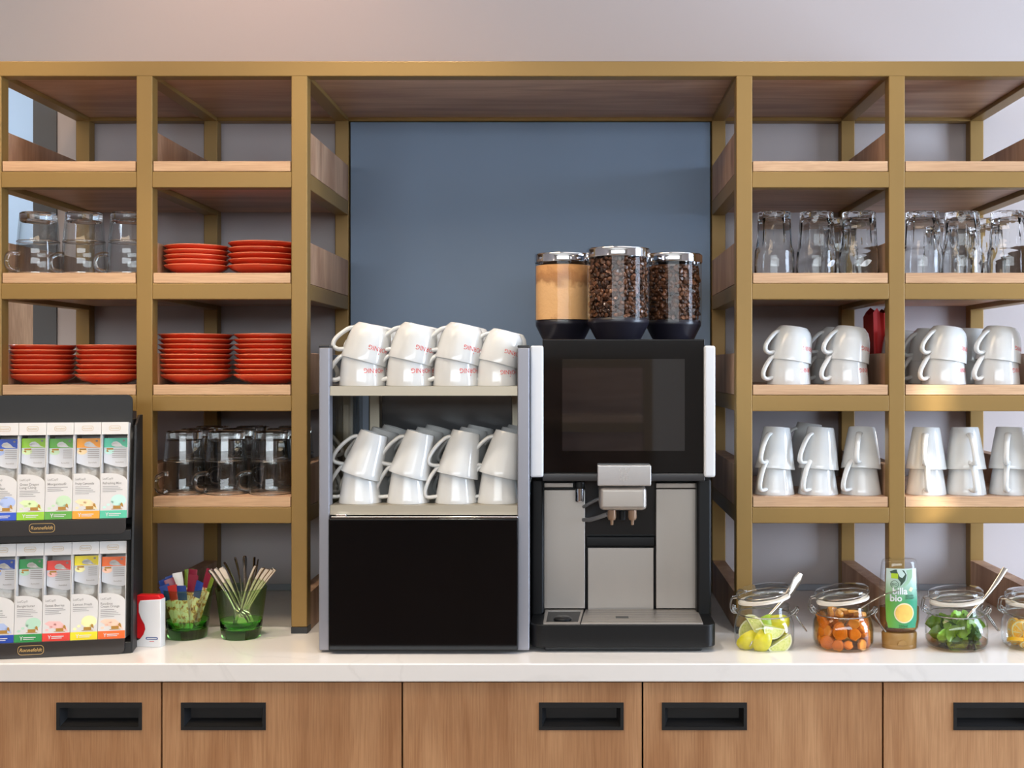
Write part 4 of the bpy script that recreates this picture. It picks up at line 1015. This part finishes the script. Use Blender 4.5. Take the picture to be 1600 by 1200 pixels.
def wedge_meshes(rad, ang, skin):
    """sector of a sphere: round skin and two cut faces with segments"""
    n = 10; v = [(0, 0, rad), (0, 0, -rad)]; m = MB()
    for j in range(1, 8):
        th = math.pi * j / 8
        for k in range(n + 1):
            a = ang * (k / n - .5); v.append((rad * math.sin(th) * math.cos(a), rad * math.sin(th) * math.sin(a), rad * math.cos(th) * 1.15))
    v[0] = (0, 0, rad * 1.15); v[1] = (0, 0, -rad * 1.15); f = []; w = n + 1
    for j in range(6):
        for k in range(n): a = 2 + j * w + k; f.append((a, a + 1, a + w + 1, a + w))
    for k in range(n): f.append((0, 2 + k + 1, 2 + k)); b = 2 + 6 * w + k; f.append((1, b, b + 1))
    sk = MB().add(v, f).mesh('skin', skin, True, 60)
    fl = MB(); pl = MB()
    for s in (-1, 1):
        a = s * ang / 2; c, sn = math.cos(a), math.sin(a)
        pts = [(0, rad * 1.15)] + [(rad * math.sin(math.pi * j / 12), rad * math.cos(math.pi * j / 12) * 1.15) for j in range(1, 12)] + [(0, -rad * 1.15)]
        P3 = [(u * c, u * sn, z) for u, z in pts]
        fl.add(P3, [tuple(range(len(P3)))])
        pp = [(.06 * rad + u * .82, z * .86) for u, z in pts]; o = s * .0004
        pl.add([(u * c - o * sn, u * sn + o * c, z) for u, z in pp], [tuple(range(len(pp)))])
    return sk, fl.mesh('pith', M_pith, False, fix=False), pl
WL1 = wedge_meshes(.021, R(95), M_limeskin); WL2 = wedge_meshes(.021, R(95), M_limeskin2)
for W_ in (WL1, WL2): pass
PL1 = WL1[2].mesh('pulp', M_limepulp, False, fix=False)
def lime(base, loc, mode, phi, tilt, yellow, label):
    """mode c: a cut face looks at the front, s: the skin looks at the front; phi turns it in the picture plane"""
    W_ = WL2 if yellow else WL1
    t = thing('lime_wedge', label, 'lime', base + Vector(loc), (0, 0, 0), 'lime wedges in the clasp jar')
    M_ = Matrix.Rotation(R(phi), 3, 'Y') @ Matrix.Rotation(R(tilt), 3, 'X') @ Matrix.Rotation(R(132.5 if mode == 'c' else -90), 3, 'Z')
    t.rotation_euler = M_.to_euler()
    obj('skin', W_[0], t); obj('pith', W_[1], t); obj('pulp', PL1, t)
for (loc, mode, phi, tilt, y, s) in (((-.026, -.028, .040), 'c', 150, 0, 0, 'cut face forward behind the fork'), ((.014, -.030, .040), 'c', -75, 30, 0, 'big one showing its cut face in the front'), ((.022, -.030, .016), 'c', -120, 10, 0, 'cut face forward at the bottom near the lever'),
                         ((-.030, -.014, .018), 's', 60, 0, 1, 'yellowish, at the bottom beside the fork tines'), ((-.008, -.022, .018), 's', 20, 0, 1, 'yellow-green, skin outwards at the bottom centre'), ((-.004, -.006, .044), 's', 80, -30, 0, 'skin up on top'),
                         ((.022, -.002, .046), 's', 100, -20, 1, 'on top near the clasp lever'), ((.000, .018, .022), 's', 0, 0, 0, 'hidden at the back bottom'), ((-.022, .014, .024), 'c', 30, 0, 0, 'at the back behind the fork'), ((.026, .012, .024), 's', 10, 0, 1, 'at the back beside the lever')):
    lime(j1, loc, mode, phi, tilt, y, f'lime wedge in the jar, {s}')
# ginger in syrup
M_ginger = mat('ginger', (212, 142, 54), 0.3, vary=0.10, vscale=50); M_ginger2 = mat('ginger_pale', (228, 176, 104), 0.3, vary=0.08, vscale=50); M_gcore = mat('ginger_core', (214, 140, 50), 0.4)
M_syrup = thin_glass('amber_syrup', (0.90, 0.68, 0.36), 0.5, 0.4, (0.7, 0.55, 0.4, 1))
so = obj('ginger_syrup', MB().lathe([(0, .004), (.040, .004), (.048, .006), (.0512, .014), (.0515, .034), (.050, .046), (.047, .0535), (.0445, .060), (0, .060)], 56, rad=sq).mesh('ginger_syrup', M_syrup, True, 50), None, j2, (0, 0, R(-3)))
tag(so, 'amber syrup around the ginger slices in the second clasp jar', 'syrup')
def chunk(rad, thk, seed, m):
    random.seed(seed); n = 14; pts = [(rad * (1 + random.uniform(-.16, .16)) * math.cos(2 * math.pi * k / n), rad * (1 + random.uniform(-.16, .16)) * math.sin(2 * math.pi * k / n)) for k in range(n)]
    return MB().prism(pts, -thk / 2, thk / 2, 'y', min(thk * .3, .002)).mesh('ginger_flesh', m, True, 50)
CH = [chunk(.011, .008, 1, M_ginger), chunk(.008, .010, 2, M_ginger), chunk(.010, .006, 3, M_ginger2), chunk(.0135, .007, 4, M_ginger)]
CORE = MB().prism(ell(0, 0, .0042, .0042, 12), -.0052, .0052, 'y').mesh('core', M_gcore, False)
random.seed(21)
gl = []
for ring_z, cnt in ((.013, 11), (.030, 11), (.046, 10)):
    for k in range(cnt):
        a = -90 + (k - cnt / 2 + .5) * (360 / cnt) + random.uniform(-8, 8) + ring_z * 600
        gl.append((a, ring_z + random.uniform(-.004, .004)))
for k in range(5): gl.append((None, .060))
for k, (a, z) in enumerate(gl):
    if a is None: pos = Vector((-.024 + .012 * (k - 32), -.012 + .012 * ((k * 2) % 3 - 1), z + .002)); rot = (R(70), R(20 * k), R(40 * k))
    else: pos = Vector((.0400 * math.cos(R(a)), .0400 * math.sin(R(a)), z)); rot = (random.uniform(-.5, .5), random.uniform(0, 6), R(a + 90) + random.uniform(-.3, .3))
    lv_ = 'floating on top' if a is None else ('in the bottom layer', 'in the middle layer', 'in the upper layer')[0 if z < .021 else (1 if z < .038 else 2)]
    kd_ = ('medium orange', 'small thick', 'thin pale', 'large round cored')[k % 4]
    t = thing('ginger_slice', f'{kd_} ginger slice {lv_} of the amber clasp jar', 'ginger', j2 + pos, rot, 'ginger slices in syrup')
    obj('ginger_flesh', CH[k % 4], t)
    if k % 4 == 3: obj('core', CORE, t)
# mint leaves
def mint_mesh(kk, m):
    L_, w = .034, .0135; vs = []; fs = []; nx, nz = 6, 9; rng = random.Random(kk)
    for j in range(nz + 1):
        t = j / nz; ww = w * math.sin(math.pi * min(1, t * .94 + .05)) ** .75 * (1 + (.10 if j % 2 else -.04))
        for i in range(nx + 1):
            u = i / nx * 2 - 1
            vs.append((u * ww, .006 * math.sin(t * 3.0) + .0035 * abs(u) + .0012 * rng.uniform(-1, 1), t * L_ - L_ / 2))
    b = (nx + 1)
    for j in range(nz):
        for i in range(nx): a = j * b + i; fs.append((a, a + 1, a + b + 1, a + b))
    return MB().add(vs, fs).mesh('mint_leaf', m, True, 80, fix=False)
M_m1 = mat('mint_green', (104, 136, 40), 0.35, vary=.15, vscale=60); M_m2 = mat('mint_bright', (140, 190, 56), 0.35, vary=.12, vscale=60); M_m3 = mat('mint_dark', (60, 92, 44), 0.4, vary=.15, vscale=60)
MM = [mint_mesh(1, M_m1), mint_mesh(2, M_m2), mint_mesh(3, M_m3), mint_mesh(4, M_m1)]
random.seed(11)
for k in range(64):
    a = random.uniform(0, 2 * math.pi) if k % 3 == 0 else random.uniform(math.pi, 2 * math.pi); rr = random.uniform(.022, .043) if k < 50 else random.uniform(0, .03)
    z = .010 + .040 * ((k * 0.618) % 1) + (0.004 if k > 54 else 0)
    o = obj('mint_leaf', MM[(k * 7) % 4], None, j3 + Vector((rr * math.cos(a), rr * math.sin(a), z)), (random.uniform(-.7, .7), random.uniform(0, 6.28), a + math.pi / 2 + random.uniform(-.6, .6)))
    sh_ = ('mid green', 'bright green', 'dark green', 'olive green')[(k * 7) % 4]; ps_ = ('bottom', 'middle', 'top')[min(2, int((z - .010) / .0145))]
    tag(o, f'{sh_} mint leaf at the {ps_} of the mint jar, {"towards the front" if math.sin(a) < 0 else "towards the back"}', 'mint leaf', f'mint leaves in the jar, {sh_}')
ms = obj('mint_syrup', MB().lathe([(0, .004), (.040, .004), (.048, .006), (.0512, .012), (.0514, .0165), (0, .0165)], 56, rad=sq).mesh('mint_syrup', thin_glass('brown_syrup', (.84, .62, .38), .5, .5), True, 50), None, j3, (0, 0, R(-2)))
tag(ms, 'thin layer of brown syrup under the mint leaves', 'syrup')
# lemon slices
def lemon(base, loc, rot, label):
    t = thing('lemon_slice', label, 'lemon', base + Vector(loc), [R(a) for a in rot], 'lemon slices in the clasp jar')
    obj('skin', ME_lsk, t); obj('pith', ME_lpi, t); obj('pulp', ME_lpu, t)
ME_lsk = MB().ring(ell(0, 0, .0240, .0240, 32), ell(0, 0, .0226, .0226, 32), -.003, .003).mesh('skin', M_lemonskin, True, 40)
ME_lpi = MB().prism(ell(0, 0, .0227, .0227, 32), -.0028, .0028, 'y').mesh('pith', M_pith, False)
mm = MB()
for s in (-1, 1):
    for k in range(8):
        a0, a1 = 45 * k + 3, 45 * k + 42; pts = [(.002 * math.cos(R(a0 + 20)), .002 * math.sin(R(a0 + 20)))] + [(.0200 * math.cos(R(a0 + (a1 - a0) * q / 5)), .0200 * math.sin(R(a0 + (a1 - a0) * q / 5))) for q in range(6)]
        mm.prism(pts, s * .0027, s * .0033, 'y')
ME_lpu = mm.mesh('pulp', M_lemonpulp, False)
for (loc, rot, s) in (((-.024, -.024, .030), (12, 0, -48), 'cut face towards the mint jar'), ((-.006, -.036, .028), (10, 30, -8), 'front one with its cut face showing'), ((-.026, -.014, .013), (70, 0, -30), 'lying flat at the bottom'), ((-.030, .006, .026), (0, 0, -84), 'against the jar wall'),
                      ((.010, -.020, .040), (-20, 0, 10), 'behind the front one'), ((.000, .005, .030), (5, 0, 20), 'in the middle of the jar'), ((-.010, -.030, .011), (60, 20, 10), 'bottom front')):
    lemon(j4, loc, rot, f'lemon slice in the end jar, {s}')
# cutlery standing in the jars
M_cut = mat('cutlery_steel', (196, 190, 184), 0.16, 1.0)
def cutlery(name, base, pts, w, h, side, label):
    p = smoothpath(pts, 5); n = len(p); k = len(w) - 1
    def it(a, i):
        t = i / (n - 1) * k; q = min(int(t), k - 1); return a[q] + (a[q + 1] - a[q]) * (t - q)
    return MB().sweep(p, [it(w, i) for i in range(n)], [it(h, i) for i in range(n)], side, 10)
t = thing('serving_fork', 'steel two-pronged fork standing in the lime jar', 'fork', j1)
obj('handle', (cutlery('h', j1, [(-.006, -.012, .044), (.012, -.008, .062), (.030, -.004, .0800), (.048, .000, .100), (.060, .002, .1195), (.066, .003, .1300)], [.0035, .0030, .0035, .0060, .0078, .0045], [.0014, .0016, .0014, .0012, .0010, .0008], (.75, -.2, -.62), ''), M_cut), t)
for s in (-1, 1):
    obj('tine', (cutlery('t', j1, [(-.005 + s * .002, -.012, .046), (-.012 + s * .0045, -.024, .034), (-.022 + s * .005, -.034, .016), (-.026 + s * .005, -.034, .008)], [.0020, .0018, .0014, .0006], [.0012, .0012, .0011, .0006], (1, 0, 0), ''), M_cut), t)
o = obj('serving_spoon', (cutlery('s', j2, [(.000, -.010, .040), (.012, -.010, .056), (.030, -.014, .0720), (.050, -.020, .0870), (.074, -.024, .1000), (.094, -.026, .1055)], [.009, .004, .0030, .0028, .0036, .0040], [.0014, .0016, .0015, .0014, .0011, .0009], (.2, -.95, .2), ''), M_cut), None, j2)
tag(o, 'steel spoon handle reaching from the ginger jar across the syrup bottle', 'spoon')
o = obj('serving_spoon', (cutlery('s', j3, [(-.004, -.004, .020), (.010, -.004, .040), (.028, -.004, .064), (.050, -.004, .0880), (.072, -.002, .1160), (.0880, .000, .1400)], [.010, .004, .0032, .0032, .0046, .0048], [.0014, .0016, .0015, .0014, .0011, .0009], (.75, -.45, -.5), ''), M_cut), None, j3)
tag(o, 'steel spoon rising steeply out of the mint jar', 'spoon')
o = obj('serving_spoon', (cutlery('s', j4, [(.030, -.004, .030), (.004, -.006, .058), (-.030, -.008, .0785), (-.050, -.008, .0860), (-.0600, -.008, .0868)], [.010, .004, .003, .0030, .0026], [.0014, .0016, .0015, .0014, .0010], (0, -1, .2), ''), mat('pale_metal', (226, 210, 186), 0.3, 0.8)), None, j4)
tag(o, 'pale spoon handle poking out of the lemon jar', 'spoon')

# ---------------------------------------------------------------- syrup bottle standing on its cap
BYc = 2.118
t = thing('syrup_bottle', 'clear squeeze bottle with green label standing on its golden cap between two jars', 'bottle', (X(1405, BYc), BYc, CT))
def ovl(prof, ry=.60, seg=48):
    m = MB().lathe(prof, seg); m.v = [(x, y * ry, z) for x, y, z in m.v]; return m
M_cap = mat('gold_cap', (158, 120, 64), 0.35)
cap = obj('cap', ovl([(0, 0), (.0295, 0), (.0302, .001), (.0306, .0065), (.0302, .0072), (.0306, .0080), (.0312, .026), (.030, .0285), (0, .029)], .66).mesh('cap', M_cap, True, 40), t)
obj('thumb_tab', (MB().prism(ell(0, .0082, .0085, .0085, 16, 0, 180), -.0218, -.0195, 'y', .0004), M_cap), cap)
M_bot = thin_glass('bottle_plastic', (.97, .975, .975), 1.0, .5, (0.5, 0.56, 0.56, 1), ior=1.45)
obj('bottle_wall', ovl([(.0280, .029), (.0335, .036), (.0358, .050), (.0360, .075), (.0348, .110), (.0325, .140), (.0312, .1515), (.0290, .1560), (.024, .1580), (0, .1580)]).mesh('bottle_wall', M_bot, True, 50), t)
sy = obj('agave_syrup', ovl([(0, .030), (.0270, .030), (.0325, .037), (.0345, .050), (.0348, .073), (0, .073)]).mesh('agave_syrup', thin_glass('honey_syrup', (.84, .66, .40), .5, .4), True, 50), t)
def onb(x, z, off=.0006):   # on the curved front of the bottle
    r = .0352 if z < .08 else .0352 - (z - .08) * .045
    return (x, -0.60 * math.sqrt(max(1e-6, (r + .0002) ** 2 - x * x)) - off, z)
class Wrap:
    def __init__(s, off): s.off = off; s.m = MB()
    def poly(s, pts): s.m.add([onb(u, w, s.off) for u, w in pts], [tuple(range(len(pts)))]); return s
    def grid(s, fx0, fx1, z0, z1, nx=12, nz=16):
        vs = []; fs = []
        for j in range(nz + 1):
            z = z0 + (z1 - z0) * j / nz; a, b = fx0(z), fx1(z)
            for i in range(nx + 1): vs.append(onb(a + (b - a) * i / nx, z, s.off))
        for j in range(nz):
            for i in range(nx): q = j * (nx + 1) + i; fs.append((q, q + 1, q + nx + 2, q + nx + 1))
        s.m.add(vs, fs); return s
    def text(s, body, cx, cz, size, width=None, align='c', **kw):
        vs, fs = text2d(body, **kw); x0 = min(v[0] for v in vs); x1 = max(v[0] for v in vs); z0 = min(v[1] for v in vs); z1 = max(v[1] for v in vs)
        kx = size if width is None else min(size, width / (x1 - x0)); ox = -(x0 + x1) / 2 if align == 'c' else -x0
        s.m.add([onb(cx + (x + ox) * kx, cz + (z - (z0 + z1) / 2) * size, s.off) for x, z in vs], fs); return s
    def disc(s, cx, cz, r):
        vs = [onb(cx, cz, s.off)]; fs = []; n = 28
        for rr in (.5, 1.0):
            for k in range(n): vs.append(onb(cx + r * rr * math.cos(2 * math.pi * k / n), cz + r * rr * math.sin(2 * math.pi * k / n), s.off))
        for k in range(n): fs.append((0, 1 + k, 1 + (k + 1) % n)); fs.append((1 + k, 1 + n + k, 1 + n + (k + 1) % n, 1 + (k + 1) % n))
        s.m.add(vs, fs); return s
    def obj(s, name, m, parent): return obj(name, s.m.mesh(name, m, True, 60, fix=False), parent)
def label_mat():
    m = mat('green_label', (96, 176, 120), 0.4); nt = m.node_tree; L = nt.links.new; b = nt.nodes['Principled BSDF']
    tc = [n for n in nt.nodes if n.type == 'TEX_COORD'][0]; s_ = nt.nodes.new('ShaderNodeSeparateXYZ'); L(tc.outputs['Generated'], s_.inputs[0])
    r = nt.nodes.new('ShaderNodeValToRGB'); e = r.color_ramp.elements; e[0].position = .1; e[0].color = lin((110, 176, 66)); e[1].position = .8; e[1].color = lin((56, 158, 120))
    r2 = nt.nodes.new('ShaderNodeValToRGB'); e = r2.color_ramp.elements; e[0].position = .45; e[0].color = (0, 0, 0, 1); e[1].position = .85; e[1].color = (1, 1, 1, 1)
    L(s_.outputs['X'], r.inputs[0]); L(s_.outputs['Z'], r2.inputs[0])
    mx = nt.nodes.new('ShaderNodeMix'); mx.data_type = 'RGBA'; L(r2.outputs[0], mx.inputs['Factor']); L(r.outputs[0], mx.inputs['A']); mx.inputs['B'].default_value = lin((196, 216, 208)); L(mx.outputs['Result'], b.inputs['Base Color']); return m
def lx0(z): return -.0262 - .002 * (1 - abs(z - .085) / .06) if z > .05 else -.0255 + (.05 - z) * .12
def lx1(z): return -lx0(z)
lab = Wrap(.0006).grid(lx0, lx1, .0385, .143).obj('label', label_mat(), t)
Wrap(.0010).poly([(-.021, .138), (-.012, .1415), (.003, .140), (.0075, .132), (.005, .122), (-.002, .114), (-.004, .1125), (-.003, .119), (-.008, .1255), (-.016, .128)]).obj('leaf_picture', mat('leaf_dark', (50, 74, 58), 0.5), lab)
Wrap(.0010).poly([(.007, .140), (.018, .142), (.018, .128), (.012, .118), (.004, .111), (.001, .113), (.008, .122), (.0095, .131)]).obj('leaf_picture', mat('leaf_pale', (150, 186, 152), 0.5), lab)
Wrap(.0014).poly([(-.019, .1260), (-.0075, .1255), (-.0075, .1345), (-.019, .1350)]).obj('organic_emblem', mat('lime_emblem', (172, 204, 30), 0.5), lab)
Wrap(.0010).poly([(.011, .105), (.016, .102), (.020, .108), (.015, .111)]).obj('stalk_picture', mat('stalk_cream', (226, 222, 180), 0.5), lab)
w_ = Wrap(.0014); ring_o = ell(-.0135, .1155, .0068, .0068, 24); ring_i = ell(-.0135, .1155, .0060, .0060, 24)
w_.m.add([onb(u, z, .0014) for u, z in ring_o + ring_i], [(k, (k + 1) % 24, 24 + (k + 1) % 24, 24 + k) for k in range(24)])
w_.text('BIO', -.0135, .1155, .0062, .0092).obj('stamp', mat('dark_green_ink', (30, 70, 44), 0.5), lab)
Wrap(.0016).text('billa', -.0040, .1040, .0165, .0300, bold=.025).text('bio', -.0110, .0915, .0165, .0240, bold=.025).obj('lettering', M_whiteplastic, lab)
Wrap(.0014).text('AGAVEN', .0050, .0955, .0048, .0150, 'l', bold=.02).text('DICKSAFT', .0050, .0912, .0048, .0170, 'l', bold=.02).text('250ml', .001, .0420, .0062, .0160, bold=.01).obj('small_lettering', mat('dark_green_ink', (30, 70, 44), 0.5), lab)
Wrap(.0012).disc(.003, .0650, .0178).obj('bowl_picture', mat('bowl_cream', (240, 226, 190), 0.5), lab)
Wrap(.0016).disc(.003, .0650, .0156).obj('syrup_picture', mat('syrup_amber', (240, 196, 100), 0.4, vary=.06, vscale=60), lab)

# ---------------------------------------------------------------- furniture across the room, mirrored in the black screen
t = thing('room_divider', 'low brass-framed oak shelf across the room, mirrored in the coffee machine screen', 'shelf', (0, -1.0, 0))
for x in (-1.25, -0.45, 0.308):
    obj('post', (MB().box(x - .021, x + .021, -.042, 0, 0, 1.44, .002), M_gold), t)
for z in (1.398, 1.116, 0.80):
    obj('rail', (MB().box(-1.229, .287, -.041, -.001, z, z + .042, .002), M_gold), t)
for z in (1.158, .842):
    obj('shelf_board', (MB().box(-1.229, .287, -.36, -.003, z, z + .03, .001), M_oak_x), t)
obj('back_board', (MB().box(-1.25, .32, -.38, -.36, 0, 1.44), M_oak_board), t)
